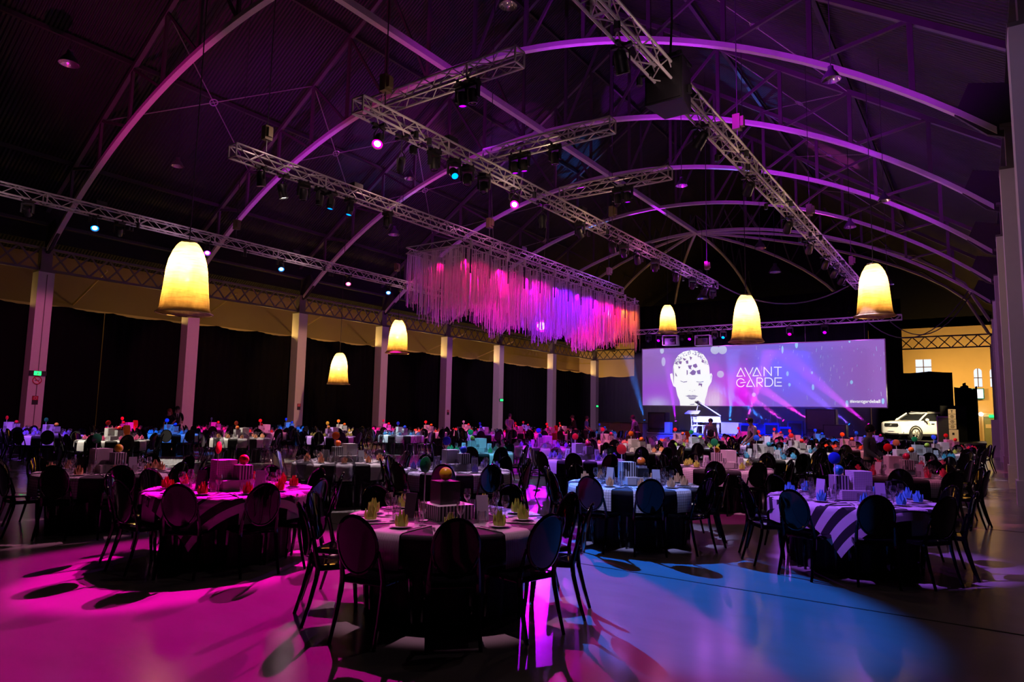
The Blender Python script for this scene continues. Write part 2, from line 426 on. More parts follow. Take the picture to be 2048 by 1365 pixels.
# crossed tie rods with a ring in each bay
for k in range(1, 6):
    for side in (-1, 1):
        for (ia, ib) in ((1, 3),):
            xa, xb = sorted((side*(1.13+2.26*(6-ia)), side*(1.13+2.26*(6-ib))), key=abs, reverse=True)
            y0, y1 = YK[k]+.3, YK[k+1]+.3; A = Vector((XC+xa, y0, zup(XC+xa))); B = Vector((XC+xb, y1, zup(XC+xb)))
            A2 = Vector((XC+xb, y0, zup(XC+xb))); B2 = Vector((XC+xa, y1, zup(XC+xa)))
            g = E('tie_rod', tuple((A+B)/2), 'crossed thin tie rods with ring, %s bay, %s roof slope' % (ordn(k-1), 'left' if side < 0 else 'right'), 'tie rod', 'crossed roof tie rods')
            c = (A+B)/2
            O('rod', MB().tube([A-c, B-c], .022, 5), 'rod_steel', g); O('rod', MB().tube([A2-c, B2-c], .022, 5), 'rod_steel', g)
            d1 = (B-A).normalized(); d2 = (B2-A2).normalized(); n = d1.cross(d2).normalized(); x_ = d1; y_ = n.cross(x_)
            O('ring', MB().tube([x_*.16*math.cos(t)+y_*.16*math.sin(t) for t in np.linspace(0, 2*PI, 13)[:-1]], .025, 5, closed=True), 'rod_steel', g)
# ---- black drapes between the left columns and at the far end
def drape(p, q, z0, z1, label, fold=.22, amp=.06, sag=.0, thick=True):
    p, q = Vector((*p, 0)), Vector((*q, 0)); L = (q-p).length; d = (q-p)/L; nrm = Vector((-d.y, d.x, 0)); n = max(8, int(L/fold)*2)
    ph = rnd.random()*9
    def fn(i, j):
        s = i/n*L; a = amp*(math.sin(s/fold*PI+ph)+.4*math.sin(s*3.1+ph*2)); z = z0+(z1-z0)*j/3
        if j == 3: z -= sag*abs(math.sin(s*1.3+ph))
        return p+d*s+nrm*a+Vector((0, 0, z))
    mb = MB().grid(fn, n, 3)
    o = O('drape', mb, 'black_velvet', label=label, cat='drape', group='black drapes', smooth=60)
    md = o.modifiers.new('thickness', 'SOLIDIFY'); md.thickness = .015
    return o
XD = XL-.78
for k in range(0, 8):
    y0, y1 = YK[k]+.1, YK[k+1]+.5
    gap = {1: .42, 6: .35}.get(k)
    if gap:
        ym = y0+(y1-y0)*gap
        drape((XD, y0), (XD, ym-.03), .02, 6.02, 'black drape hanging left of the gold slit, %s bay of left colonnade' % ordn(k), sag=.1)
        drape((XD, ym+.03), (XD, y1), .02, 5.98, 'black drape hanging right of the gold slit, %s bay of left colonnade' % ordn(k), sag=.1)
    else:
        drape((XD, y0), (XD, y1), .02, 6.02, 'tall black drape filling the %s bay of the left colonnade' % ordn(k), sag=.12)
drape((XD, YEND+.9), (-20.3, YEND+.9), .02, 5.7, 'black drape across the far end, left of the screen', sag=.1)
# ================================================================ box trusses and what hangs from them
M('truss_alu', (.66, .64, .62), .35, .25, var=.1)
M('fixture_black', (.012, .012, .014), .45, var=.2)
M('fixture_grey', (.10, .10, .11), .4, .3)
M('cable_black', (.02, .02, .02), .6)
M('hoist_body', (.16, .13, .06), .5)
RING = {}
for k_, c_, s_ in (('magenta', (1, .0, .45), 5), ('blue', (.0, .16, 1.0), 5), ('violet', (.3, .0, 1.0), 5), ('white', (1, .85, .7), 6), ('pink', (1, .03, .22), 5), ('purple', (.6, .0, 1.0), 14)):
    glow('lens_'+k_, tuple(.55+.45*q for q in c_), 14); glow('ring_'+k_, c_, s_)
M('lens_off', (.05, .05, .07), .08, spec=.8)
TW = .29
def truss(p, q, label, feet=0):
    p, q = Vector(p), Vector(q); L = (q-p).length; d = (q-p)/L; rz = math.atan2(d.y, d.x); h = TW/2
    t = E('box_truss', tuple(p), label, 'truss', 'aluminium box trusses', rz)
    for a in (-h, h):
        for b in (-h, h): O('chord', MB().tube([(0, a, b), (L, a, b)], .026, 6), 'truss_alu', t)
    br = MB(); n = max(2, round(L/.36)); s = L/n
    for i in range(n):
        x0, x1 = i*s, (i+1)*s; e = i % 2
        for (a0, b0, a1, b1) in ((-h, -h, h, -h), (-h, h, h, h), (-h, -h, -h, h), (h, -h, h, h)):
            A, B = ((a0, b0), (a1, b1)) if e else ((a1, b1), (a0, b0))
            br.bar((x0, *A), (x1, *B), .018)
        if i % 7 == 0:
            for (a0, b0, a1, b1) in ((-h, -h, h, -h), (-h, h, h, h), (-h, -h, -h, h), (h, -h, h, h)): br.bar((x0, a0, b0), (x0, a1, b1), .03)
    for (a0, b0, a1, b1) in ((-h, -h, h, -h), (-h, h, h, h), (-h, -h, -h, h), (h, -h, h, h)): br.bar((L, a0, b0), (L, a1, b1), .03)
    O('bracing', br, 'truss_alu', t, kind='stuff')
    return t
ZR = 7.5
XA, XB, XCC, XD_ = -13.65, -9.5, -4.2, -21.5
TR = {}
TR['A'] = truss((XA, 8.35, ZR), (XA, 28.2, ZR), 'long box truss above the fringe chandelier')
TR['B'] = truss((XB, 8.3, ZR), (XB, 29.0, ZR), 'long central box truss with magenta and blue lamps')
TR['C'] = truss((XCC, 3.0, ZR), (XCC, 32.0, ZR), 'long box truss descending on the right, carrying the big speaker')
TR['D'] = truss((XD_, 2.5, ZR), (XD_, 36.5, ZR), 'long box truss on the left passing behind the largest lamp')
TR['E'] = truss((-20.3, 43.85, ZR+.14), (-3.65, 43.85, ZR+.14), 'box truss across the top of the stage screen')
for i, (a, b) in enumerate((((740, 207), (1050, 122)), ((970, 312), (1228, 252)), ((1118, 385), (1345, 349)))):
    P0, P1 = atZ(*a, 8.2), atZ(*b, 8.2); y = (P0.y+P1.y)/2
    TR['c%d' % i] = truss((P0.x, y, 8.2), (P1.x, y, 8.2), 'short cross truss under the roof, %s from the camera' % ordn(i))
# chain hoists and steel cables holding the trusses
for nm, X, ys in (('above the fringe truss', XA, (9.2, 18, 27)), ('above the central truss', XB, (9.0, 19, 28)), ('above the right truss', XCC, (5, 14.5, 22, 30)), ('above the left truss', XD_, (6, 13.5, 21.5, 33))):
    for i, Y in enumerate(ys):
        h = E('chain_hoist', (X, Y, ZR+.16), 'small chain hoist %s, %s from the camera' % (nm, ordn(i)), 'hoist', 'chain hoists on the trusses')
        O('body', MB().box((0, 0, .55), (.16, .2, .34)).box((.1, 0, .55), (.1, .12, .22)), 'hoist_body', h)
        O('hook', MB().tube([(0, 0, .38), (0, 0, .1), (.06, 0, .02), (0, 0, -.02)], .014, 5), 'fixture_grey', h)
        O('chain', MB().tube([(0, 0, .72), (0, 0, zup(X)-ZR-.3)], .012, 4), 'cable_black', h)

# ---- lighting fixtures: a par can and a moving head, both built pointing down (-z) at the origin hang point
def par_can(loc, target, lens, label, group='par lamps on the trusses', drop=.42, r=.105, power=0, col=(1, 1, 1), angle=22, blend=.2):
    loc = Vector(loc); f = E('par_lamp', tuple(loc), label, 'stage light', group)
    dirn = (Vector(target)-(loc-Vector((0, 0, drop)))).normalized(); q = dirn.to_track_quat('-Z', 'Y').to_matrix().to_4x4()
    piv = Matrix.Translation((0, 0, -drop))
    O('clamp', MB().box((0, 0, -.015), (.34, .06, .05)).box((0, 0, -.015), (.06, .34, .05)), 'fixture_black', f)
    yk = MB().tube([(-r-.03, 0, -drop), (-r-.03, 0, -drop+.16), (0, 0, -drop+.3), (r+.03, 0, -drop+.16), (r+.03, 0, -drop)], .016, 5).tube([(0, 0, -drop+.3), (0, 0, 0)], .014, 5)
    O('yoke', yk, 'fixture_black', f)
    bd = MB().lathe([(r*.55, .2), (r*.85, .17), (r, .05), (r, -.14), (r*1.04, -.15), (r*1.04, -.12)], 14, cap1=False); bd.xf(piv @ q)
    O('body', bd, 'fixture_black', f, smooth=40)
    ln = MB().lathe([(r*.3, -.127), (r*.62, -.125), (r*.64, -.12)], 14); ln.xf(piv @ q)
    O('lens', ln, lens, f)
    rg = MB().lathe([(r*.64, -.122), (r*.93, -.12), (r*.97, -.105)], 14, cap0=False, cap1=False); rg.xf(piv @ q)
    O('lens_ring', rg, lens.replace('lens_', 'ring_') if lens != 'lens_off' else lens, f)  # emissive ring painting the coloured halo round the bright lens
    if power:
        s = spot(None, tuple(loc-Vector((0, 0, drop))+dirn*.2), target, col, power, angle, blend); s.name = 'par_lamp_light'
    return f
def moving_head(loc, target, lens, label, group='moving heads on the trusses', power=0, col=(1, 1, 1), angle=18, blend=.15, up=False, scale=.72, body='fixture_black', radius=.06):
    loc = Vector(loc); f = E('moving_head', tuple(loc), label, 'stage light', group); f.scale = (scale,)*3
    sg = 1 if up else -1
    O('base', MB().box((0, 0, sg*.06), (.36, .28, .12)), body, f)
    if not up: O('clamp', MB().box((0, 0, .0), (.47, .07, .07)).box((0, 0, .0), (.07, .47, .07)), body, f)
    piv = Vector((0, 0, sg*.42)); dirn = (Vector(target)-(loc+piv*scale)).normalized()
    az = math.atan2(dirn.y, dirn.x)
    yk = MB()
    for s in (-1, 1): yk.box((0, s*.19, sg*.31), (.12, .05, .36))
    yk.box((0, 0, sg*.15), (.16, .42, .06)); yk.xf(Matrix.Rotation(az, 4, 'Z'))
    O('yoke', yk, body, f)
    q = Matrix.Translation(piv) @ dirn.to_track_quat('-Z', 'Y').to_matrix().to_4x4()
    hd = MB().lathe([(.06, .2), (.125, .17), (.15, .04), (.135, -.1), (.125, -.2), (.1, -.2)], 14, cap1=False); hd.xf(q)
    O('head', hd, body, f, smooth=40)
    ln = MB().lathe([(.04, -.18), (.085, -.185), (.112, -.17)], 12); ln.xf(q); O('lens', ln, lens.replace('lens_', 'ring_') if lens not in ('lens_off', 'lens_white') else lens, f)
    if power:
        s = spot(None, tuple(loc+piv*scale+dirn*.27*scale), target, col, power, angle, blend, radius=radius); s.name = 'moving_head_light'
    return f
MAG, BLU, VIO, PUR, WHT, PNK, CYA = (1, .0, .5), (.03, .22, 1.0), (.36, .10, 1.0), (.5, .0, 1.0), (1, .9, .8), (1, .18, .42), (.12, .62, 1.0)
def gnd(x, y): return tuple(atZ(x, y, 0))
def hang(px, X): p = atX(px[0], px[1], X); return (X, p.y, ZR-.17)
def fx(kind, px, X, tgt, lens, lab, **k):
    p = atX(px[0], px[1], X); drop = max(.3, ZR-.15-p.z)
    if kind == 'p': return par_can((X, p.y, ZR-.15), tgt, lens, lab, drop=drop, **k)
    return moving_head((X, p.y, ZR-.16), tgt, lens, lab, **k)
# central truss
fx('p', (757, 282), XB-.1, gnd(430, 1160), 'lens_magenta', 'brilliant magenta lamp under the near end of the central truss', power=3600, col=MAG, angle=36, blend=.25)
fx('p', (802, 330), XB-.1, gnd(700, 900), 'lens_white', 'small white lamp just beyond the brilliant magenta one', r=.08)
fx('m', (908, 335), XB, gnd(1225, 1140), 'lens_blue', 'blue moving head under the central truss', power=10000, col=(.01, .17, 1), angle=23, blend=.3)
for i, px in enumerate(((868, 325), (935, 350), (968, 372))): fx('m', px, XB, gnd(900, 1000), 'lens_off', 'dark moving head on the central truss, %s from the left' % ordn(i))
fx('p', (1030, 407), XB, gnd(640, 1250), 'lens_magenta', 'round magenta lamp under the middle of the central truss', power=4200, col=MAG, angle=30, blend=.12)
fx('p', (1085, 445), XB, gnd(1100, 950), 'lens_white', 'small white lamp under the middle of the central truss', r=.09)
fx('m', (1160, 465), XB, gnd(1300, 930), 'lens_blue', 'blue-white moving head past the middle of the central truss')
for i, (px, ln) in enumerate((((1225, 497), 'lens_pink'), ((1248, 505), 'lens_off'), ((1275, 520), 'lens_violet'), ((1310, 535), 'lens_blue'), ((1352, 552), 'lens_blue'), ((1385, 570), 'lens_off'), ((1410, 580), 'lens_off'), ((1425, 585), 'lens_pink'))):
    fx('m' if i % 2 else 'p', px, XB, gnd(1300, 900), ln, 'stage lamp near the far end of the central truss, %s of eight' % ordn(i))
# fringe truss
for i, (px, ln) in enumerate((((522, 360), 'lens_pink'), ((565, 385), 'lens_white'), ((607, 398), 'lens_off'), ((640, 395), 'lens_off'), ((662, 405), 'lens_blue'), ((700, 415), 'lens_blue'), ((775, 450), 'lens_off'))):
    fx('p' if i < 2 else 'm', px, XA, gnd(560 if i != 1 else 700, 960), ln, 'stage lamp under the near half of the fringe truss, %s from the left' % ordn(i))
# left truss
for i, (px, ln, kd) in enumerate((((55, 420), 'lens_off', 'm'), ((190, 447), 'lens_blue', 'p'), ((240, 445), 'lens_off', 'm'), ((415, 495), 'lens_violet', 'p'), ((563, 528), 'lens_blue', 'p'), ((697, 557), 'lens_pink', 'p'), ((777, 575), 'lens_blue', 'p'))):
    fx(kd, px, XD_, tuple(atX(px[0], px[1]+300, XD_+4)) if kd == 'p' else gnd(200, 900), ln, 'stage lamp under the left truss, %s from the left' % ordn(i), **({'group': 'lamps on the left truss'}))
p = atX(1083, 652, XD_)
par_can((XD_, p.y, ZR-.15), (-2, 3, .9), 'lens_purple', 'dazzling purple lamp below the fringe chandelier', drop=ZR-.15-p.z, r=.38, power=5200, col=PUR, angle=46, blend=.2)
# right truss
for i, (px, ln, tg, pw, cl) in enumerate((((1243, 104), 'lens_magenta', (1400, 1020), 700, MAG), ((1400, 258), 'lens_blue', (1000, 960), 700, CYA), ((1497, 357), 'lens_pink', (1280, 915), 0, PNK), ((1575, 435), 'lens_blue', (1450, 920), 0, BLU),
        ((1618, 476), 'lens_pink', 0, 0, 0), ((1650, 508), 'lens_blue', 0, 0, 0), ((1668, 530), 'lens_off', 0, 0, 0), ((1682, 540), 'lens_violet', 0, 0, 0))):
    fx('p', px, XCC-.1, gnd(*tg) if tg else gnd(1500, 900), ln, 'lamp slung under the right truss, %s from the camera' % ordn(i), power=pw, col=cl or (1, 1, 1), angle=26, group='lamps on the right truss')
# cross trusses and stage truss
for i, (px, t) in enumerate((((925, 185), 'c0'), ((945, 180), 'c0'), ((1048, 330), 'c1'), ((1110, 300), 'c1'), ((1030, 318), 'c1'), ((1235, 400), 'c2'), ((1255, 395), 'c2'))):
    Y = TR[t].location.y; p = atY(px[0], px[1], Y)
    moving_head((p.x, Y, 8.2-.16), (p.x, Y+1, 0), 'lens_off' if i % 2 else 'lens_violet', 'lamp hanging from the cross trusses, %s from the left' % ordn(i), 'lamps on the cross trusses')
for i, (px, ln) in enumerate(((1297, 'lens_off'), (1318, 'lens_violet'), (1365, 'lens_off'), (1380, 'lens_violet'), (1430, 'lens_off'), (1447, 'lens_blue'), (1470, 'lens_off'), (1580, 'lens_magenta'), (1650, 'lens_violet'))):
    p = atY(px, 680, 43.85); moving_head((p.x, 43.85, ZR-.03), (p.x+1, 35, 0), ln, 'lamp under the stage truss, %s from the left' % ordn(i), 'lamps on the stage truss', scale=.95)
for i, px in enumerate((1342, 1407)):
    p = atY(px, 682, 43.69); f = E('projector', (p.x, 43.69, p.z), 'boxy purple-lit projector under the stage truss, %s of two' % ordn(i), 'projector', 'projectors under the stage truss')
    O('frame', MB().box((0, 0, .34), (1.0, .6, .03)).box((0, 0, -.32), (1.0, .6, .03)).box((-.49, 0, 0), (.03, .6, .66)).box((.49, 0, 0), (.03, .6, .66)), 'truss_alu', f)
    O('body', MB().box((0, .05, -.05), (.72, .5, .42)), 'fixture_grey', f)
    O('lens', MB().lathe([(.09, 0), (.12, .04), (.1, .1)], 12).xf(Matrix.Translation((.15, -.2, 0)) @ Matrix.Rotation(PI/2, 4, 'X')), 'lens_off', f)
    O('hanger', MB().tube([(-.4, 0, .35), (-.4, 0, ZR-p.z+.05)], .02, 5).tube([(.4, 0, .35), (.4, 0, ZR-p.z+.05)], .02, 5), 'fixture_black', f)
# ---- big hanging speaker on the right truss
p = atX(1340, 160, XCC)
sp = E('hanging_speaker', (XCC, p.y, p.z-.1), 'big black speaker cabinet hung against the right truss', 'speaker')
O('cabinet', MB().prism([(-.33, -.3), (.33, -.3), (.24, .35), (-.24, .35)], -.42, .32, 'z'), 'fixture_black', sp)
O('grille', MB().box((0, -.31, -.05), (.6, .02, .68)), 'fixture_black', sp)
O('flying_frame', MB().box((0, -.25, .4), (.62, .05, .06)).box((0, .3, .4), (.5, .05, .06)).box((-.26, 0, .4), (.05, .6, .05)).box((.26, 0, .4), (.05, .6, .05)).box((-.26, 0, .34), (.04, .1, .16)).box((.26, 0, .34), (.04, .1, .16)), 'fixture_black', sp)
O('cable', MB().tube([(0, 0, .42), (.02, .05, 1.2), (0, 0, 5)], .02, 5), 'cable_black', sp)
# ---- fringe chandelier
FX0, FX1, FY0, FY1, FZ = -15.4, -13.1, 15.8, 29.0, 7.0
fc = E('fringe_chandelier', ((FX0+FX1)/2, (FY0+FY1)/2, FZ), 'long rectangular chandelier of hanging fringe glowing magenta, purple and red', 'chandelier')
hx, hy = (FX1-FX0)/2, (FY1-FY0)/2
for (a, b) in (((-hx, -hy), (hx, -hy)), ((hx, -hy), (hx, hy)), ((hx, hy), (-hx, hy)), ((-hx, hy), (-hx, -hy))):
    mb = MB(); A, B = Vector((*a, 0)), Vector((*b, 0)); L = (B-A).length; n = round(L/.28)
    for z in (-.1, .1): mb.tube([A+Vector((0, 0, z)), B+Vector((0, 0, z))], .022, 6)
    for i in range(n):
        s0, s1 = A+(B-A)*(i/n), A+(B-A)*((i+1)/n); mb.bar(s0+Vector((0, 0, -.1 if i % 2 else .1)), s1+Vector((0, 0, .1 if i % 2 else -.1)), .014)
    O('frame_truss', mb, 'truss_alu', fc)
for i in range(6): O('hanger', MB().tube([(XA-(FX0+FX1)/2+(-.145 if i % 2 else .145), -hy+.6+i*2.15, 0), (XA-(FX0+FX1)/2+(-.145 if i % 2 else .145), -hy+.6+i*2.15, ZR-FZ-.13)], .012, 5), 'cable_black', fc)
for i in range(13):
    y = -hy+2*hy*(i+.5)/13
    O('frame_post', MB().box((hx+.03, y, .02), (.07, .07, .3)), 'truss_alu', fc)
    if i % 1 == 0: O('hanging_bar', MB().box((hx+.02, y, -.5), (.025, .05, .8)), 'fixture_black', fc)
    O('cross_bar', MB().bar((-hx, y, 0), (hx, y, 0), .03), 'truss_alu', fc)
m_, t_, b_ = nt('fringe_strand'); b_.inputs['Base Color'].default_value = (.85, .82, .8, 1); b_.inputs['Roughness'].default_value = .4
b_.inputs['Specular IOR Level'].default_value = .6
tr_ = t_.nodes.new('ShaderNodeBsdfTranslucent'); tr_.inputs[0].default_value = (.85, .82, .8, 1)
mx_ = t_.nodes.new('ShaderNodeMixShader'); mx_.inputs[0].default_value = .5
vn_ = noise(t_, coord(t_, 'Object', (40, 40, 2)), 3, 2); t_.links.new(mix_rgb(t_, vn_, (.6, .58, .56), (.95, .93, .9)), b_.inputs['Base Color'])
t_.links.new(b_.outputs[0], mx_.inputs[1]); t_.links.new(tr_.outputs[0], mx_.inputs[2]); t_.links.new(mx_.outputs[0], t_.nodes['Material Output'].inputs[0])
fr = MB(); R2 = random.Random(3)
rows = [(-hx+.04, 1), (-hx*.5, 1), (0, 1), (hx*.5, 1), (hx-.04, 1)]
for x0, _ in rows:
    y = -hy+.05
    while y < hy-.05:
        y += R2.uniform(.014, .034); L = 1.75+.3*math.sin(y*1.9+x0)+R2.uniform(-.35, .3); x = x0+R2.uniform(-.12, .12); t = R2.uniform(0, PI); w_ = R2.uniform(.007, .013)
        c, s = math.cos(t)*w_, math.sin(t)*w_; z1 = -.1; dx, dy = R2.uniform(-.03, .03), R2.uniform(-.03, .03)
        fr.add([(x-c, y-s, z1), (x+c, y+s, z1), (x+c+dx, y+s+dy, z1-L), (x-c+dx, y-s+dy, z1-L)], [(0, 1, 2, 3)])
for xx in np.arange(-hx+.05, hx, .045):
    for yy in (-hy+.04, hy-.04):
        L = 1.6+R2.uniform(-.4, .4); fr.add([(xx-.01, yy, -.1), (xx+.01, yy, -.1), (xx+.01, yy, -.1-L), (xx-.01, yy, -.1-L)], [(0, 1, 2, 3)])
O('fringe', fr, 'fringe_strand', fc, kind='stuff')
# small lamps inside the fringe
for i, (y, c, pw) in enumerate(((16.8, (1, .0, .2), 50), (18.6, (1, .0, .3), 150), (20.4, (.9, .0, .55), 170), (22.4, (.20, .0, 1), 260), (24.2, (.4, .0, 1), 220), (25.8, (1, .0, .45), 170), (27.3, (1, .0, .05), 190), (28.6, (1, .13, .0), 120))):
    for j, x in enumerate((-13.7, -14.8)):
        f = E('fringe_lamp', (x, y, FZ-.12), 'small coloured lamp inside the fringe, %s from the near end' % ordn(i), 'stage light', 'lamps inside the fringe')
        O('body', MB().lathe([(.05, .02), (.09, 0), (.09, -.14), (.07, -.14)], 10), 'fixture_black', f); O('lens', MB().lathe([(.03, -.145), (.068, -.14)], 10, cap0=True, cap1=True), 'lens_off', f)
        spot(None, (x, y, FZ-.3), (x+(.5 if j == 0 else -.5), y+.2, FZ-3), c, pw*2.4, 150, .6, .08, 'fringe_lamp_light')
# cables slung between the trusses near the stage
for i, (a, b, s) in enumerate((((-9.4, 28.6, 7.62), (-4.2, 31.5, 7.65), 1.0), ((-4.3, 43.85, 7.5), (-.3, YK[6]+.3, 8.85), 1.5), ((-5.4, 43.85, 7.5), (-.45, YK[6]+.3, 8.95), 1.7))):
    A, B = Vector(a), Vector(b)
    O('slung_cable', MB().tube([A+(B-A)*t+Vector((0, 0, -s*4*t*(1-t))) for t in np.linspace(0, 1, 15)], .03, 5), 'fixture_grey',
      label=['dark cable sagging from the central truss end', 'upper cable looping beside the stage truss end', 'lower cable looping beside the stage truss end'][i], cat='cable')
# ---- woven pendant lamps
def woven():
    m, t, b = nt('woven_shade'); v = coord(t, 'Object')
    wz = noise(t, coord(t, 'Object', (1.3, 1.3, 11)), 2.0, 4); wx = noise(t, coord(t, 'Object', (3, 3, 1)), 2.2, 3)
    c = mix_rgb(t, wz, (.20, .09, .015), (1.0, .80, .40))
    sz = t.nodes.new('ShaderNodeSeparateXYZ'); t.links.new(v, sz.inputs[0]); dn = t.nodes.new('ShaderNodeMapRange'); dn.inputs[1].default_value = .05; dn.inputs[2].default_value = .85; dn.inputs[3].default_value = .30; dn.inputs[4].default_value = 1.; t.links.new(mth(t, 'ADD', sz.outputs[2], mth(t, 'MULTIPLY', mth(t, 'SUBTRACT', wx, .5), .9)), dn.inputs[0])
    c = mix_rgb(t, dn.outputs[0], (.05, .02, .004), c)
    b.inputs['Roughness'].default_value = .7; t.links.new(c, b.inputs['Base Color'])
    tr = t.nodes.new('ShaderNodeBsdfTranslucent'); t.links.new(c, tr.inputs[0])
    tp = t.nodes.new('ShaderNodeBsdfTransparent')
    mx = t.nodes.new('ShaderNodeMixShader'); mx.inputs[0].default_value = .72; t.links.new(b.outputs[0], mx.inputs[1]); t.links.new(tr.outputs[0], mx.inputs[2])
    m2 = t.nodes.new('ShaderNodeMixShader'); mr = t.nodes.new('ShaderNodeMapRange'); mr.inputs[1].default_value = .5; mr.inputs[2].default_value = .7; mr.inputs[4].default_value = .12
    t.links.new(wz, mr.inputs[0]); t.links.new(mr.outputs[0], m2.inputs[0]); t.links.new(mx.outputs[0], m2.inputs[1]); t.links.new(tp.outputs[0], m2.inputs[2])
    t.links.new(m2.outputs[0], t.nodes['Material Output'].inputs[0])
    bn = t.nodes.new('ShaderNodeBump'); bn.inputs['Strength'].default_value = .5; t.links.new(wz, bn.inputs['Height']); t.links.new(bn.outputs[0], b.inputs['Normal']); t.links.new(bn.outputs[0], tr.inputs['Normal'])
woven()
M('rope', (.55, .42, .28), .8); glow('bulb_glass', (1, .75, .3), 90)
LAMPS = [((-15.0, 8.25), 3.86, 1., 0, 'largest woven bell lamp glowing gold at the left'), ((-2.72, 23.8), 5.0, .72, 1, 'woven bell lamp glowing at the right, beside the truss end'),
         ((-6.8, 24.1), 4.4, .9, 2, 'woven bell lamp glowing in front of the screen top'), ((-15.4, 38.2), 6.75, 1.05, 3, 'small woven bell lamp left of the screen, next to the fringe'),
         ((-23.95, 24.2), 4.62, .9, 4, 'woven bell lamp before the fourth left column'), ((-28.2, 24.2), 3.12, 1.0, 5, 'lowest woven bell lamp, between left columns')]
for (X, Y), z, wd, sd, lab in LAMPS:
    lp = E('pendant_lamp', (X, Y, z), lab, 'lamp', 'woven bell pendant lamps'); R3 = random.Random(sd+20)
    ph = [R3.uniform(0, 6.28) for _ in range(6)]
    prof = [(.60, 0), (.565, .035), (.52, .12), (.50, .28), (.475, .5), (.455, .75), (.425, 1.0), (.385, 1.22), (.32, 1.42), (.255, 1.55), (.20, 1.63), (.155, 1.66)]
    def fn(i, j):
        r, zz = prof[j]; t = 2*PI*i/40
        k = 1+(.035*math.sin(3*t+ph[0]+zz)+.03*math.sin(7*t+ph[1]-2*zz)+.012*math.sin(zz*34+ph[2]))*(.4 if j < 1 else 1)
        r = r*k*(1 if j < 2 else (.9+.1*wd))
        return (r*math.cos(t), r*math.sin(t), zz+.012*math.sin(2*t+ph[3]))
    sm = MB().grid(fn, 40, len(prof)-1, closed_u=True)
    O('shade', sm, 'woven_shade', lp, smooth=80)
    O('rim', MB().tube([(.605*math.cos(t), .605*math.sin(t), .0) for t in np.linspace(0, 2*PI, 33)[:-1]], .012, 5, closed=True), 'rope', lp)
    O('top_ring', MB().lathe([(.16, 1.63), (.17, 1.65), (.17, 1.69), (.05, 1.7)], 16, cap0=False), 'fixture_grey', lp)
    O('cord', MB().tube([(0, 0, 1.69), (.01, 0, 2.3), (0, 0, zup(X)-z+.4)], .014, 5), 'cable_black', lp)
    for kx, ky, kz in ((.08, 0, 1.05), (-.08, .05, .8)): O('bulb', MB().sphere((kx, ky, kz), .055, 8, 6), 'bulb_glass', lp)
    pl_ = point((X, Y, z+1.08), (1, .52, .12), 540, .09, 'pendant_light')
# ---- old high-bay reflectors (unlit) under the roof
M('reflector', (.85, .8, .82), .18, .9, var=.1)
for i, (px, Y) in enumerate((((138, 128), 13.5), ((355, 333), 20), ((820, 358), 27), ((788, 470), 26), ((1016, 12), 12.5), ((1662, 160), 15), ((1363, 372), 24), ((1768, 402), 22), ((1520, 497), 35), ((1550, 545), 40), ((1405, 598), 40), ((1775, 570), 34), ((1700, 455), 30))):
    p = atY(px[0], px[1], Y)
    while p.z > zup(p.x)-1.2: Y *= .95; p = atY(px[0], px[1], Y)
    r = (38 if i in (0, 4, 5) else 24)/2*(p-CAM).dot(_f)/FPX
    h = E('high_bay_lamp', tuple(p), 'unlit bell-shaped factory lamp under the roof, %s of the set, left group first' % ordn(i), 'ceiling lamp', 'unlit factory lamps')
    O('housing', MB().lathe([(r*.28, r*1.5), (r*.3, r*1.1), (r*.6, r*.75), (r, 0)], 18, cap1=False), 'fixture_grey', h, smooth=50)
    O('reflector', MB().lathe([(r*.97, .005), (r*.8, r*.3), (r*.5, r*.62), (.02, r*.7)], 18, cap0=False, cap1=False), 'reflector', h, smooth=50)
    O('suspension', MB().tube([(0, 0, r*1.5), (0, 0, max(.5, zup(p.x)-p.z+.42))], .012, 4), 'cable_black', h)
# ---- washes
for i, k in enumerate(range(1, 9)):
    point((-33.35, YK[k]-.95, 5.98), (1, .56, .14), {1: 16, 2: 40, 3: 85}.get(k, 110), .15, 'aisle_work_light')
for i, (X, Y, pw) in enumerate(((-3, 63, 900), (2.5, 62, 900), (-26, 63.5, 700), (-34.6, 64, 300), (-15, 63.2, 500))):
    spot(None, (X, 61.8, 4.6), (X, 66, 5.0), (1, .58, .15), pw*.8, 140, .4, .3, 'end_wall_work_light')
# pink and peach washes on the columns
for i, (k, c, pw) in enumerate(((1, (1, .16, .42), 2100), (2, (1, .18, .36), 2000), (3, (1, .42, .26), 1900), (4, (1, .32, .4), 1700), (5, (.9, .22, .65), 1600), (6, (.9, .4, .8), 1500), (7, (.8, .35, .8), 1500))):
    y = min(YK[k]-2.5, 35); f = E('pin_spot', (XD_-.12, y, ZR-.26), 'small wash lamp on the left truss aimed at the %s column' % ordn(k-1), 'stage light', 'column wash lamps')
    O('body', MB().lathe([(.03, .08), (.05, .06), (.055, -.08), (.045, -.08)], 8), 'fixture_black', f)
    spot(None, (XD_-.12, y, ZR-.36), (XL, YK[k]+.3, 3.6), c, pw*(1+max(0, k-5)), 32, .5, .08, 'column_wash')
for i, (k, c, pw) in enumerate(((1, (.7, .4, .85), 170), (2, (.8, .42, .65), 170), (3, (.8, .45, .6), 170), (5, (.8, .3, .8), 260))):
    f = E('pin_spot', (XCC+.12, min(YK[k]-3, 31.6), ZR-.2), 'small wash lamp on the right truss aimed at the %s right column' % ordn(k-1), 'stage light', 'column wash lamps')
    O('body', MB().lathe([(.03, .08), (.05, .06), (.055, -.08), (.045, -.08)], 8), 'fixture_black', f)
    spot(None, (XCC+.12, min(YK[k]-3, 31.6), ZR-.36), (XR, YK[k]+.3, 4.2), c, pw, 75, .6, .08, 'column_wash')
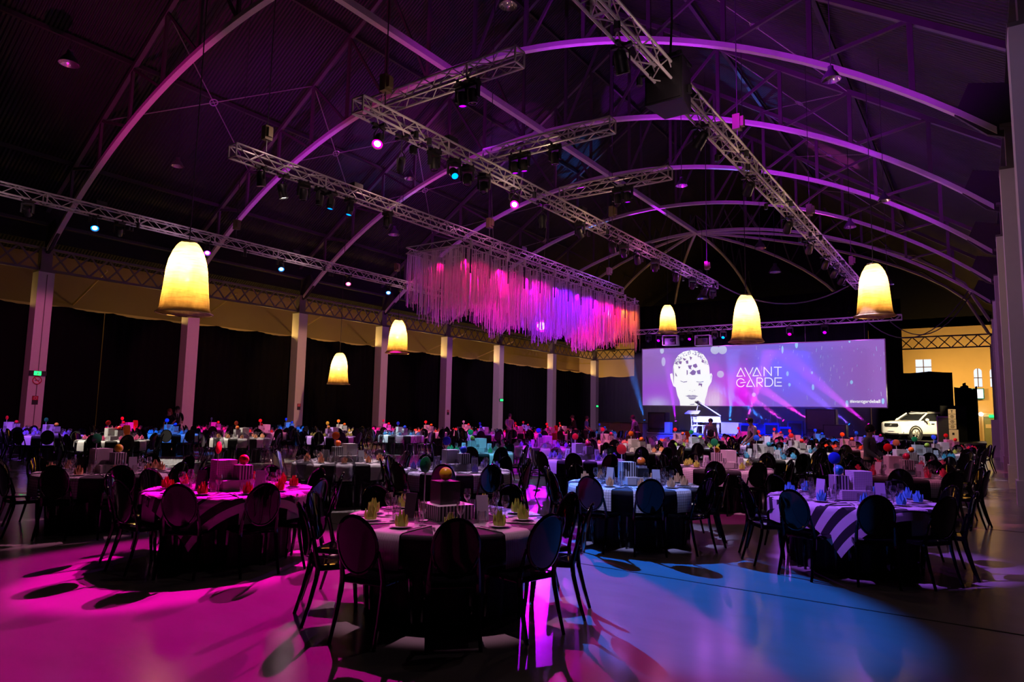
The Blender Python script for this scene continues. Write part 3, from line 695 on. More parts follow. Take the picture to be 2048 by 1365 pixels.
# added point lights without fixtures, there only to brighten the trusses
for X, L in ((XB, ((9.5, (1, .62, .45), 22), (13, (1, .65, .4), 26), (17, (1, .55, .35), 30), (21, (1, .2, .6), 34), (25, (.7, .15, 1), 40), (28, (.6, .12, 1), 40))), (XA, ((9.5, (1, .6, .6), 20), (13, (1, .5, .5), 24), (17.5, (1, .25, .7), 28), (22, (.8, .15, 1), 40), (26.5, (.5, .15, 1), 46))),
             (XCC, ((6, (.9, .6, .7), 20), (10, (1, .6, .6), 22), (14, (1, .6, .45), 26), (18, (1, .65, .35), 30), (22, (1, .5, .5), 34), (26, (.6, .12, 1), 40), (30, (.7, .12, 1), 46))), (XD_, ((6, (1, .6, .75), 16), (11, (.9, .5, .8), 20), (16, (1, .6, .7), 24), (22, (1, .5, .6), 24)))):
    for y, c, pw in L: point((X+.75, y, ZR+(.6 if X == XA else -.55)), c, pw*.7, .08, 'truss_fill_light')
for x in (-18, -14, -10, -6): point((x, 42.7, ZR-.7), (.6, .1, 1), 60, .1, 'truss_fill_light')  # added fill for the stage truss, no fixture behind it
# white pool on the open aisle
spot(None, (XD_+.2, 14.0, ZR-.3), gnd(300, 925), (1, .93, .9), 5200, 22, .3, .05, 'aisle_pool_light')
# purple up-lights on the trusses, washing the arches and the roof
UPS = [((XB, 11, 7.9), (-12, 17.9, 13.8), PUR, 900, 60), ((XB, 17, 7.9), (-8.5, 18, 13.6), PUR, 900, 70), ((XB, 22, 7.9), (-8, 24.6, 13.4), PUR, 900, 70), ((XCC, 19, 7.9), (-5, 24.6, 12.5), PUR, 700, 70),
       ((XCC, 25, 7.9), (-4, 31.2, 12), PUR, 700, 70), ((XA, 12, 7.9), (-21, 17.9, 13.5), MAG, 600, 70), ((XA, 20, 7.9), (-22, 24.5, 13.2), PUR, 700, 70), ((XCC, 12, 7.9), (-3, 18, 11.5), PUR, 700, 75),
       ((XD_, 16, 7.9), (-25, 18, 12.5), PUR, 500, 80), ((XD_, 9, 7.9), (-24, 11.6, 13), MAG, 350, 80), ((XD_, 24, 7.9), (-26, 31, 12), PUR, 500, 80), ((XB, 27, 7.9), (-9, 31.2, 13.5), PUR, 700, 70)]
for i, (l, tg, c, pw, an) in enumerate(UPS):
    f = E('up_light', (l[0], l[1], l[2]-.25), 'small up-light sitting on a truss, %s of the set' % ordn(i), 'stage light', 'up-lights on the trusses')
    O('body', MB().box((0, 0, .08), (.22, .3, .16)), 'fixture_black', f); O('lens', MB().box((0, 0, .165), (.17, .24, .012)), 'lens_off', f)
    spot(None, (l[0], l[1], l[2]), tg, c, pw*1.7, an, .6, .1, 'up_light_lamp')

# gobo projector throwing purple ripples on the right roof slope
tg = (-1.2, 24.0, zup(-1.2)); gl = spot(None, (XCC-.3, 17.0, 7.9), tg, (1, 1, 1), 9000, 62, .5, .1, 'gobo_light')
f = moving_head((XCC-.3, 17.0, 7.62), tg, 'lens_off', 'projector lamp on the right truss throwing ripples on the roof', 'gobo lamps', up=True)
gl.data.use_nodes = True; t = gl.data.node_tree; em = t.nodes['Emission']
mp = t.nodes.new('ShaderNodeMapping'); mp.inputs['Scale'].default_value = (3, 15, 1); mp.inputs['Rotation'].default_value = (0, 0, .5); t.links.new(coord(t, 'Normal'), mp.inputs[0])
n_ = noise(t, mp.outputs[0], 3.2, 3); mr = t.nodes.new('ShaderNodeMapRange'); mr.inputs[1].default_value = .5; mr.inputs[2].default_value = .62; t.links.new(n_, mr.inputs[0])
t.links.new(mix_rgb(t, mr.outputs[0], (.02, .0, .06), mix_rgb(t, noise(t, coord(t, 'Normal'), 4, 1), (.5, .0, 1.0), (.05, .05, 1.0))), em.inputs[0])
# ================================================================ stage, screen, car and people
YS = 44.0
S0, S1 = atY(1285, 700, YS), atY(1770, 678, YS); SB = atY(1285, 812, YS)
sx0, sx1, sz0, sz1 = S0.x, S1.x-.05, SB.z+.03, S0.z+.02
SW, SH = sx1-sx0, sz1-sz0
def screen_mat():
    m = bpy.data.materials.new('projected_picture'); m.use_nodes = True; t = m.node_tree; t.nodes.clear(); MATS['projected_picture'] = m
    v = coord(t, 'Object', (1/SW, 1, 1/SH)); sx = t.nodes.new('ShaderNodeSeparateXYZ'); t.links.new(v, sx.inputs[0]); X, Z = sx.outputs[0], sx.outputs[2]
    def blob(cx, cz, rx, rz, p=1.):
        d = mth(t, 'ADD', mth(t, 'POWER', mth(t, 'DIVIDE', mth(t, 'SUBTRACT', X, cx), rx), 2), mth(t, 'POWER', mth(t, 'DIVIDE', mth(t, 'SUBTRACT', Z, cz), rz), 2))
        return mth(t, 'POWER', 2.718, mth(t, 'MULTIPLY', d, -1.))
    n = noise(t, coord(t, 'Object', (1.0, 1, .8)), .7, 4); n2 = noise(t, coord(t, 'Object', (5, 1, .5)), 1.0, 3)
    c = mix_rgb(t, n, (.30, .10, .62), (.22, .16, .66))
    c = mix_rgb(t, mth(t, 'MULTIPLY', blob(.62, .6, .16, .6), .6), c, (.10, .14, .85))
    c = mix_rgb(t, mth(t, 'MULTIPLY', blob(.97, .5, .14, 1.), .6), c, (.34, .13, .42))
    c = mix_rgb(t, mth(t, 'MULTIPLY', blob(.02, .8, .12, .5), .7), c, (.36, .16, .5))
    c = mix_rgb(t, mth(t, 'MULTIPLY', blob(.08, .15, .16, .35), .8), c, (.42, .05, .78))
    c = mix_rgb(t, blob(.38, .12, .13, .42), c, (.62, .02, .80))
    c = mix_rgb(t, blob(.46, .18, .035, .35), c, (.80, .0, .85))
    c = mix_rgb(t, mth(t, 'MULTIPLY', blob(.335, .08, .045, .22), mth(t, 'ADD', n2, .35)), c, (.95, .75, .95))
    c = mix_rgb(t, mth(t, 'MULTIPLY', blob(.07, .02, .05, .12), .7), c, (.6, .6, .95))
    e = t.nodes.new('ShaderNodeEmission'); t.links.new(c, e.inputs[0]); e.inputs[1].default_value = 1.0
    o = t.nodes.new('ShaderNodeOutputMaterial'); t.links.new(e.outputs[0], o.inputs[0])
screen_mat()
glow('picture_white', (1, 1, 1), 1.15); glow('picture_grey', (.42, .36, .62), .8); glow('picture_violet', (.30, .13, .50), .75); glow('picture_pale', (.62, .62, .95), .85); glow('picture_sky', (.35, .62, 1.0), .95)
scr = E('projection_screen', (sx0, YS, sz0), 'wide glowing purple screen with face and AVANT GARDE lettering', 'screen')
O('picture', MB().box((SW/2, .03, SH/2), (SW, .04, SH)), 'projected_picture', scr)
O('border', MB().box((SW/2, .03, SH+.02), (SW+.1, .06, .05)).box((SW/2, .03, -.02), (SW+.1, .06, .05)).box((-.03, .03, SH/2), (.05, .06, SH)).box((SW+.03, .03, SH/2), (.05, .06, SH)), 'truss_alu', scr)
for i in range(5): O('hanger', MB().tube([(1+i*(SW-2)/4, .02, SH), (1+i*(SW-2)/4, -.01, ZR+.02-sz0)], .02, 5), 'fixture_black', scr)
def S(px, py):                                   # photo pixel -> position on the picture (metres)
    p = atY(px, py, YS); return (p.x-sx0, p.z-sz0)
def flat(poly, lift, mat, name, px=True):
    q = [S(*p) for p in poly] if px else poly
    q = [(max(0, min(SW, a)), max(0, min(SH, b))) for a, b in q]
    return MB().add([(a, -lift, b) for a, b in q], [tuple(range(len(q)))])
def zp(x, y): return (1320+x/6.206, 680+y/6.206)
fx_ = lambda L: [zp(*p) for p in L]
face = fx_([(250, 822), (245, 760), (215, 690), (195, 590), (165, 575), (130, 470), (125, 425), (150, 415), (160, 440), (165, 330), (190, 250), (230, 190), (290, 150), (380, 128), (460, 140), (540, 185), (590, 260), (612, 340), (618, 430), (635, 412), (650, 440), (640, 520), (600, 590), (580, 680), (560, 740), (555, 822)])
O('face', flat(face, .004, 'picture_white', 'face'), 'picture_white', scr)
fm = MB()
for L in ([(205, 445), (215, 455), (205, 458)], [(280, 225), (330, 240), (300, 262)], [(240, 262), (275, 270), (262, 305), (235, 295)], [(318, 262), (350, 255), (352, 295), (328, 300)],
          [(345, 320), (400, 315), (385, 350), (395, 372), (360, 360)], [(410, 310), (450, 295), (468, 335), (440, 352), (410, 335)], [(365, 415), (410, 370), (450, 395), (435, 435), (400, 440)],
          [(225, 330), (255, 335), (238, 365)], [(190, 405), (215, 450), (192, 450)], [(455, 385), (500, 370), (505, 430), (465, 425)], [(520, 250), (548, 255), (540, 290), (515, 275)],
          [(365, 205), (400, 220), (380, 255)], [(195, 270), (220, 275), (210, 310), (190, 300)], [(330, 375), (345, 380), (345, 430), (332, 440)], [(430, 180), (455, 170), (450, 200)], [(480, 540), (525, 545), (520, 590), (500, 560), (480, 575)]):
    fm.join(flat(fx_(L), .008, '', ''))
O('shard', fm, 'picture_violet', scr, label='violet mosaic shards across the forehead')
em = MB()
for L in ([(250, 505), (290, 520), (340, 512), (335, 525), (295, 532), (258, 518)], [(450, 515), (500, 522), (545, 512), (540, 525), (500, 532), (455, 525)],
          [(315, 700), (360, 685), (390, 692), (405, 686), (440, 690), (478, 703), (440, 712), (400, 708), (355, 712)], [(345, 716), (400, 714), (455, 716), (430, 738), (395, 745), (365, 735)],
          [(365, 625), (385, 630), (365, 633)], [(415, 628), (435, 622), (432, 632)], [(395, 640), (410, 640), (403, 650)], [(370, 800), (430, 795), (425, 808), (380, 810)], [(160, 440), (172, 330), (176, 440), (170, 570)], [(632, 440), (642, 445), (630, 500)]):
    em.join(flat(fx_(L), .009, '', ''))
O('features', em, 'picture_grey', scr, label='closed eyes, nostrils and lips of the face')
Rm_ = random.Random(5); sc_ = MB(); sw_ = MB()
for i in range(150):
    a = Rm_.uniform(.15, PI-.15); r = Rm_.uniform(.72, .98); cx = 388-225*r*math.cos(a); cyy = 330-200*r*math.sin(a); s = Rm_.uniform(4, 13); th = Rm_.uniform(0, 6)
    P = [(cx+s*math.cos(th+k*2.1+Rm_.uniform(-.4, .4)), cyy+s*math.sin(th+k*2.1)) for k in range(3)]
    (sc_ if i % 3 else sw_).join(flat(fx_(P), .010, '', ''))
O('mosaic', sc_, 'picture_grey', scr, kind='stuff'); O('mosaic_glint', sw_, 'picture_pale', scr, kind='stuff')
# lettering: strokes measured on the photograph
def zl(x, y): return S(1450+x/12.05, 720+y/12.05)
def stroke(pts, w=.052):
    mb = MB(); q = [zl(*p) for p in pts]
    for (a, b), (c, d) in zip(q[:-1], q[1:]):
        L = math.hypot(c-a, d-b)
        if L < 1e-6: continue
        nx, ny = -(d-b)/L*w/2, (c-a)/L*w/2; ex, ey = (c-a)/L*w*.35, (d-b)/L*w*.35
        mb.add([(a+nx-ex, -.012, b+ny-ey), (a-nx-ex, -.012, b-ny-ey), (c-nx+ex, -.012, d-ny+ey), (c+nx+ex, -.012, d+ny+ey)], [(0, 1, 2, 3)])
    return mb
def arc(cx, cy, rx, ry, a0, a1, n=14): return [(cx+rx*math.cos(math.radians(a0+(a1-a0)*i/n)), cy+ry*math.sin(math.radians(a0+(a1-a0)*i/n))) for i in range(n+1)]
LET = {'A': [[(415, 392), (285, 400), (380, 200), (480, 400)]], 'V': [[(480, 195), (715, 650)], [(675, 190), (598, 348)]], 'A ': [[(808, 382), (672, 390), (768, 190), (870, 388)]],
       'N': [[(943, 385), (943, 180), (1118, 385), (1118, 175)]], 'T': [[(1185, 180), (1362, 180)], [(1278, 185), (1278, 385)]], 'G': [arc(380, 555, 98, 98, -35, -325), [(375, 560), (495, 543)]],
       'A  ': [[(655, 640), (520, 645), (595, 500)]], 'R': [[(772, 645), (772, 440), (850, 440)]+arc(850, 495, 58, 55, -90, 90, 8)+[(800, 550), (900, 645)]],
       'D': [[(968, 440), (968, 640), (1060, 640)]+arc(1060, 540, 92, 100, 90, -90, 10)+[(968, 440)]], 'E': [[(1365, 440), (1205, 440), (1205, 632), (1365, 632)], [(1258, 543), (1355, 543)]]}
for k, st in LET.items():
    mb = MB()
    for s_ in st: mb.join(stroke(s_))
    O('letter', mb, 'picture_white', scr)
def text_mesh(body, size, bold=0.):
    c = bpy.data.curves.new('text', 'FONT'); c.body = body; c.size = size; c.offset = bold
    o = bpy.data.objects.new('text', c); COL.objects.link(o); me = bpy.data.meshes.new_from_object(o.evaluated_get(bpy.context.evaluated_depsgraph_get())); bpy.data.objects.remove(o)
    xs = [v.co.x for v in me.vertices]; w_ = max(xs)-min(xs)
    return me, w_
me, w_ = text_mesh('#avantgardeball', .34, .005); me.materials.clear(); me.materials.append(MATS['picture_white'])
A, B = S(1700, 806), S(1761, 806); o = O('hashtag', me, None, scr, (A[0], -.012, A[1])); o.rotation_euler = (PI/2, 0, 0); k = (B[0]-A[0])/w_; o.scale = (k, k*1.05, 1)
# drifting confetti and soft lights of the picture
cf, cs, cw = MB(), MB(), MB(); R5 = random.Random(9)
for i in range(90):
    x, y = R5.uniform(1500, 1768), R5.uniform(690, 810); l = R5.uniform(1, 9); t = R5.uniform(-.25, .15); w2 = R5.uniform(.3, .8)
    (cf if i % 3 else cs).join(flat([(x, y), (x+w2, y), (x+w2+l*t, y+l), (x+l*t, y+l)], .007, '', ''))
for x, y, rx, ry, g in ((1593, 690, 3, 7, 1), (1575, 748, 2.5, 5, 1), (1579, 770, 2.5, 3.5, 1), (1626, 775, 2.5, 6, 1), (1703, 765, 3, 4, 1), (1624, 746, 2, 3, 1), (1565, 700, 2, 8, 1), (1699, 683, 2, 3, 1), (1694, 808, 3, 7, 1), (1766, 803, 3, 6, 1),
                        (1430, 700, 9, 9, 0), (1445, 700, 9, 9, 0), (1327, 724, 4, 9, 0), (1441, 749, 7, 7, 2), (1508, 790, 4, 4, 0), (1324, 702, 4, 6, 0)):
    (cs if g == 1 else cw).join(flat([(x+rx*math.cos(2*PI*k/14), y+ry*math.sin(2*PI*k/14)) for k in range(14)], .006, '', ''))
O('confetti', cf, 'picture_pale', scr, kind='stuff'); O('confetti_blue', cs, 'picture_sky', scr, kind='stuff'); O('soft_light', cw, 'picture_pale', scr, kind='stuff')
# ---- stage platform and its black surround
M('stage_skirt', (.35, .35, .5), .7, var=.1); M('stage_top', (.03, .03, .035), .35); M('gloss_white', (.82, .82, .82), .12, var=.02, coat=.4); M('gear_black', (.02, .02, .022), .4)
ZSG = .8
st = E('stage', (-11.4, 41, 0), 'low stage platform with blue-lit front below the screen', 'stage')
O('deck', MB().box((0, .3, ZSG-.05), (12.4, 6.4, .1)), 'stage_top', st); 
sk = MB()
for i in range(8): sk.box((-6.2+12.4*(i+.5)/8, -2.86, (ZSG-.1)/2), (12.4/8-.015, .04, ZSG-.1))
O('front_skirt', sk, 'stage_skirt', st); O('edge', MB().box((0, -2.9, ZSG-.035), (12.4, .03, .05)), 'gloss_white', st)
def dr(px0, px1, Y, z0, z1, lab, **k): drape((atY(px0, 800, Y).x, Y), (atY(px1, 800, Y).x, Y), z0, z1, lab, **k)
drape((-20.6, 44.75), (-5.5, 44.75), .02, 9.6, 'black masking drape rising behind the whole screen', fold=.3)
dr(1742, 1809, 50.6, .02, 9.8, 'tall black drape between the screen and the car', fold=.3)
dr(1806, 1907, 50.5, .02, 4.95, 'black drape hanging behind the white car', sag=.1)
drape((-1.45, 50.5), (-.35, 54), .02, 4.3, 'black drape falling in a slanting edge right of the car', sag=.4)
# lectern of curved truss
p = atY(1386, 862, 38.6)
le = E('lectern', (p.x, 38.6, ZSG), 'white curved truss lectern at the stage edge', 'lectern')
O('base', MB().box((0, 0, .02), (.5, .45, .04)), 'gloss_white', le); O('reading_top', MB().add([(-.42, -.25, 1.12), (.42, -.25, 1.12), (.36, .25, 1.3), (-.36, .25, 1.3), (-.42, -.25, 1.15), (.42, -.25, 1.15), (.36, .25, 1.33), (-.36, .25, 1.33)], [(0, 3, 2, 1), (4, 5, 6, 7), (0, 1, 5, 4), (1, 2, 6, 5), (2, 3, 7, 6), (3, 0, 4, 7)]), 'gloss_white', le)
for sgn in (-1, 1):
    O('upright', MB().tube([(sgn*.17+.09*math.sin(z*2.4), 0, z) for z in np.linspace(.04, 1.14, 8)], .025, 6), 'gloss_white', le)
for i in range(5): O('rung', MB().bar((-.17+.09*math.sin(i*.5), 0, .12+i*.21), (.17+.09*math.sin(i*.5+.5), 0, .32+i*.21), .022), 'gloss_white', le)
# grand piano
p = atY(1409, 868, 39.3)
pi_ = E('grand_piano', (p.x, 39.5, ZSG), 'shiny white grand piano with raised lid', 'piano', rz=math.radians(25))
case = [(-.78, -.6), (.78, -.6), (.78, .1), (.70, .35), (.45, .52), (.15, .72), (-.15, 1.1), (-.5, 1.25), (-.78, 1.1)]
O('case', MB().prism(case, .66, 1.0), 'gloss_white', pi_); O('key_slip', MB().box((0, -.68, .72), (1.56, .2, .14)), 'gloss_white', pi_)
kb_ = MB()
for i in range(26): kb_.box((-.62+i*.048, -.7, .80), (.044, .15, .02))
O('keys', kb_, 'stick_white_p' if 'stick_white_p' in MATS else M('stick_white_p', (.85, .85, .82), .3), pi_)
O('lid', MB().prism(case, 0, .07).xf(Matrix.Translation((.78, 0, 1.01)) @ Matrix.Rotation(math.radians(33), 4, 'Y') @ Matrix.Translation((-.78, 0, 0))), 'gloss_white', pi_)
O('lid_prop', MB().bar((-.62, -.3, 1.0), (-.42, -.25, 1.76), .04), 'gloss_white', pi_)
for (x_, y_) in ((-.65, -.5), (.65, -.5), (-.35, .95)): O('leg', MB().lathe([(.05, 0), (.06, .05), (.06, .3), (.09, .4), (.09, .68)], 8, c=(x_, y_, 0)), 'gloss_white', pi_)
O('pedals', MB().box((0, -.35, .3), (.2, .06, .7)).box((0, -.4, .06), (.25, .2, .06)), 'gloss_white', pi_)
p = atY(1393, 866, 38.7)
bs_ = E('piano_bench', (p.x-.1, 38.75, ZSG), 'small lit bench in front of the piano', 'bench'); O('seat', MB().box((.2, 0, .46), (.7, .34, .06)), 'gloss_white', bs_)
for a in (-.1, .5):
    for b in (-.13, .13): O('leg', MB().box((a, b, .22), (.05, .05, .43)), 'gloss_white', bs_)
# keyboard desk, drum kit, amps, monitors
p = atY(1462, 866, 39.5); kd = E('sound_desk', (p.x, 39.5, ZSG), 'pink-lit keyboard desk on the stage', 'desk')
O('panel', MB().box((0, -.2, .33), (1.0, .04, .62)), 'gloss_white', kd); O('top', MB().box((0, 0, .66), (1.1, .5, .04)), 'gloss_white', kd); O('keyboard', MB().box((0, 0, .73), (1.0, .3, .08)), 'gear_black', kd)
for a in (-.5, .5): O('leg', MB().box((a, .2, .32), (.05, .05, .64)), 'gear_black', kd)
O('microphone_stand', MB().tube([(-.5, -.1, 0), (-.5, -.1, 1.0), (-.75, -.2, 1.35)], .015, 5).sphere((-.78, -.2, 1.38), .035, 8, 5), 'gear_black', kd)
M('drum_shell', (.05, .08, .5), .2, var=.1, coat=.5); M('cymbal', (.7, .6, .3), .2, .9)
p = atY(1525, 866, 41.2); dk = E('drum_kit', (p.x, 41.2, ZSG), 'blue-lit drum kit at the back of the stage', 'drum kit')
O('bass_drum', MB().lathe([(.28, -.2), (.3, -.2), (.3, .2), (.28, .2)], 20).xf(Matrix.Translation((0, 0, .32)) @ Matrix.Rotation(PI/2, 4, 'X')), 'drum_shell', dk, smooth=40)
for a, b, c, r, h in ((-.25, 0, .68, .15, .2), (.25, 0, .68, .16, .22), (.62, .35, .4, .2, .36), (-.6, .4, .5, .18, .14)):
    O('drum', MB().lathe([(r, 0), (r, h)], 16, c=(a, b, c)), 'drum_shell', dk, smooth=40); O('stand', MB().tube([(a, b, 0), (a, b, c)], .02, 5), 'truss_alu', dk)
for a, b, c in ((-.8, .1, 1.15), (.8, .15, 1.2), (-1.0, .5, .85), (.35, .5, 1.35)):
    O('cymbal', MB().lathe([(.22, -.01), (.06, .01), (.01, .03), (.06, .015)], 16, c=(a, b, c), cap0=False, cap1=False), 'cymbal', dk); O('stand', MB().tube([(a, b, 0), (a, b, c)], .012, 5), 'truss_alu', dk)
for i, (px, Y, w2, h2, lab) in enumerate(((1498, 39.2, .9, .65, 'blue-lit amplifier box beside the drums'), (1545, 40.5, .8, .7, 'blue amplifier cabinet right of the drum kit'), (1572, 39.6, .6, .5, 'short stage box near the middle right of the stage'), (1592, 40.5, .8, .85, 'amplifier cabinet at the right of the stage'), (1337, 38.3, .34, .62, 'pale wooden box at the left corner of the stage'))):
    p = atY(px, 866, Y); a = E('amplifier', (p.x, Y, ZSG), lab, 'amplifier', 'boxes on the stage'); O('cabinet', MB().box((0, 0, h2/2), (w2, .4, h2)), 'drum_shell' if i < 4 else 'gloss_white', a); O('grille', MB().box((0, -.21, h2*.45), (w2*.85, .02, h2*.75)), 'gear_black' if i < 4 else 'gloss_white', a)
for i, (px, Y, w2, h2, z, lab) in enumerate(((1318, 38.6, 1.1, 2.0, 0, 'tall dark speaker stack left of the stage'), (1645, 39.5, 1.5, 2.3, 0, 'big black speaker stack right of the stage'), (1672, 38.8, 1.1, 1.5, 0, 'second black speaker stack right of the stage'), (1245, 37.5, 2.9, 1.35, 0, 'brown panelled bar counter left of the stage'))):
    p = atY(px, 880, Y); a = E('speaker_stack' if i < 3 else 'bar_counter', (p.x, Y, z), lab, 'speaker' if i < 3 else 'counter')
    if i < 3:
        for j in range(2): O('cabinet', MB().box((0, 0, h2*(j+.5)/2), (w2, .7, h2/2-.02)), 'gear_black', a); O('grille', MB().box((0, -.36, h2*(j+.5)/2), (w2*.9, .02, h2/2-.12)), 'fixture_grey', a)
    else:
        M('bar_panel', (.22, .16, .14), .5)
        for j in range(4): O('panel', MB().box((-1.1+j*.73, 0, .66), (.7, .6, 1.3)), 'bar_panel', a)
        O('counter_top', MB().box((0, 0, 1.33), (3.0, .7, .05)), 'gear_black', a)
# beam lights along the stage: (pixel of lens, depth, aim pixel, colour)
BEAMS = [((1290, 841), 42.4, (1262, 735), BLU, 'lens_blue'), ((1352, 843), 42.6, (1338, 745), PUR, 'lens_violet'), ((1460, 839), 43.0, (1462, 800), BLU, 'lens_blue'), ((1493, 839), 42.6, (1520, 760), (1, .05, .8), 'lens_magenta'),
         ((1534, 839), 42.8, (1490, 812), BLU, 'lens_blue'), ((1570, 840), 42.6, (1520, 808), (1, .05, .8), 'lens_magenta'), ((1622, 840), 42.6, (1575, 812), (1, .05, .75), 'lens_magenta'), ((1702, 848), 42.6, (1625, 790), (.2, .08, 1), 'lens_blue'), ((1740, 848), 42.6, (1665, 790), (.85, .03, 1), 'lens_magenta')]
for i, (px, Y, aim, c, ln) in enumerate(BEAMS):
    p = atY(px[0], px[1], Y); q = atY(aim[0], aim[1], Y-1.2); onst = -17.6 < p.x < -5.2
    z0 = ZSG if onst else 0; 
    if p.z-.45 > z0+.05:
        ri = O('light_riser', MB().box((0, 0, (p.z-.42-z0)/2), (.42, .36, p.z-.42-z0)), 'gear_black', None, (p.x, Y, z0), label='black riser under a beam lamp, %s from the left of the stage' % ordn(i), cat='riser', group='risers under beam lamps')
    moving_head((p.x, Y, p.z-.42), tuple(q), ln, 'beam lamp on the stage floor, %s from the left' % ordn(i), 'beam lamps on the stage', power=16000, col=c, angle=11, blend=.4, up=True)
# haze hanging over the stage, lit by the beams
hz = bpy.data.materials.new('stage_haze'); hz.use_nodes = True; t = hz.node_tree; t.nodes.clear(); MATS['stage_haze'] = hz
vv = t.nodes.new('ShaderNodeVolumeScatter'); vv.inputs['Color'].default_value = (1, 1, 1, 1); vv.inputs['Density'].default_value = .045; vv.inputs['Anisotropy'].default_value = .3
oo = t.nodes.new('ShaderNodeOutputMaterial'); t.links.new(vv.outputs[0], oo.inputs['Volume'])
O('stage_haze', MB().box((-13.4, 41.7, 3.3), (16.8, 5.8, 4.8)), 'stage_haze', label='thin haze over the stage catching the coloured beams', cat='haze', kind='stuff')
# warm and blue light on the stage
def wash(px_t, Yt, src, col, pw, an, bl=.4): spot(None, src, tuple(atY(px_t[0], px_t[1], Yt)), col, pw, an, bl, .1, 'stage_wash')
wash((1409, 850), 39.4, (XB+.2, 29.4, 7.1), (1, .95, .9), 9000, 10); wash((1462, 850), 39.5, (XB, 29.3, 7.1), (1, .7, .75), 3500, 8)
wash((1540, 860), 40.0, (-9, 43.0, 7.0), (.02, .03, 1), 2600, 80); wash((1400, 875), 37.5, (XB-1, 29.4, 7.1), (.0, .03, 1), 24000, 26); wash((1520, 880), 37.5, (XB+.5, 29.4, 7.1), (.0, .03, 1), 21000, 26)
wash((1700, 880), 37.5, (XCC, 31.4, 7.2), (.3, .05, 1), 900, 40)
# ---- white car on a platform
M('car_paint', (.80, .78, .74), .18, var=.02, coat=.8, spec=.6); M('car_glass', (.012, .013, .015), .04, var=.05, spec=.7); M('tyre', (.012, .012, .012), .8); M('alloy', (.75, .74, .72), .2, .8); M('car_trim', (.015, .015, .016), .4); M('lamp_glass', (.75, .75, .75), .1, spec=.8)
def skinned(name, secs, mat, parent, n=2):
    """loft half sections (y>=0 outline, bottom to top) along x, mirrored, smoothed"""
    mb = MB(); W = len(secs[0][1])
    for x, sec in secs:
        for y, z in sec: mb.v.append((x, y, z))
        for y, z in reversed(sec): mb.v.append((x, -y, z))
    K = 2*W
    for i in range(len(secs)-1):
        for k in range(K): mb.f.append((i*K+k, (i+1)*K+k, (i+1)*K+(k+1) % K, i*K+(k+1) % K))
    mb.f.append(tuple(range(K))); mb.f.append(tuple((len(secs)-1)*K+k for k in reversed(range(K))))
    o = O(name, mb, mat, parent, smooth=60)
    if n: sm = o.modifiers.new('smooth', 'SUBSURF'); sm.levels = n; sm.render_levels = n
    return o
PW = atY(1828, 868, 46.4); ZPL = PW.z-.385
pf = E('car_platform', (-2.6, 47.4, 0), 'black platform carrying the white car', 'platform')
O('deck', MB().box((0, 0, ZPL-.05), (5.2, 5.4, .1)), 'gear_black', pf); O('skirt', MB().box((0, 0, (ZPL-.1)/2), (5.1, 5.3, ZPL-.1)), 'black_velvet', pf)
HD = math.radians(180+50)            # car heading: image left and towards the camera
# car frame: +x forward, +y left; front-left wheel centre at (1.35, .80, .36)
R_ = Matrix.Rotation(HD, 4, 'Z'); wfl = R_ @ Vector((1.36, .79, 0)); cl_ = Vector((PW.x-wfl.x, PW.y-wfl.y, ZPL))
car = E('white_car', tuple(cl_), 'white compact sport utility car shown at the right of the stage', 'car', rz=HD)
def sec(hw, z0, z1, zm, top, crown=.02): return [(hw*.75, z0), (hw*.97, z0+.06), (hw, zm), (hw*.985, z1-.12), (hw*.93, z1-.02), (hw*top, z1), (0.01, z1+crown)]
secs = [(2.20, sec(.72, .36, .90, .6, .8)), (2.17, sec(.84, .30, 1.03, .6, .8)), (2.0, sec(.92, .27, 1.09, .62, .8)), (1.7, sec(.94, .27, 1.12, .66, .8)), (1.2, sec(.94, .27, 1.155, .68, .82)), (.8, sec(.935, .27, 1.175, .68, .84)), (0, sec(.93, .27, 1.15, .68, .88)),
        (-.8, sec(.93, .27, 1.16, .68, .88)), (-1.5, sec(.935, .29, 1.18, .7, .88)), (-1.95, sec(.91, .33, 1.18, .72, .86)), (-2.15, sec(.85, .40, 1.13, .76, .8)), (-2.2, sec(.76, .48, 1.02, .76, .8))]
bodyo = skinned('body', secs, 'car_paint', car, 2)
def gsec(hb, ht, z0, z1): return [(hb, z0), (hb*.995, z0+.03), ((hb+ht)/2, (z0+z1)/2), (ht, z1-.04), (ht*.9, z1), (.01, z1+.025)]
gh = [(1.0, gsec(.84, .82, 1.08, 1.14)), (.66, gsec(.85, .74, 1.09, 1.38)), (.32, gsec(.86, .70, 1.10, 1.60)), (-.4, gsec(.87, .70, 1.10, 1.64)), (-1.2, gsec(.87, .69, 1.11, 1.62)), (-1.8, gsec(.85, .68, 1.12, 1.54)), (-2.06, gsec(.83, .72, 1.12, 1.22))]
skinned('glasshouse', gh, 'car_glass', car, 2)
rf = [(.36, [(.72, 1.54), (.71, 1.60), (.55, 1.625), (.01, 1.64)]), (.15, [(.74, 1.56), (.73, 1.635), (.55, 1.66), (.01, 1.675)]), (-.5, [(.74, 1.57), (.73, 1.66), (.55, 1.685), (.01, 1.70)]), (-1.3, [(.735, 1.56), (.725, 1.64), (.55, 1.665), (.01, 1.68)]), (-2.0, [(.71, 1.50), (.69, 1.56), (.55, 1.585), (.01, 1.60)])]
skinned('roof', rf, 'car_paint', car, 1)
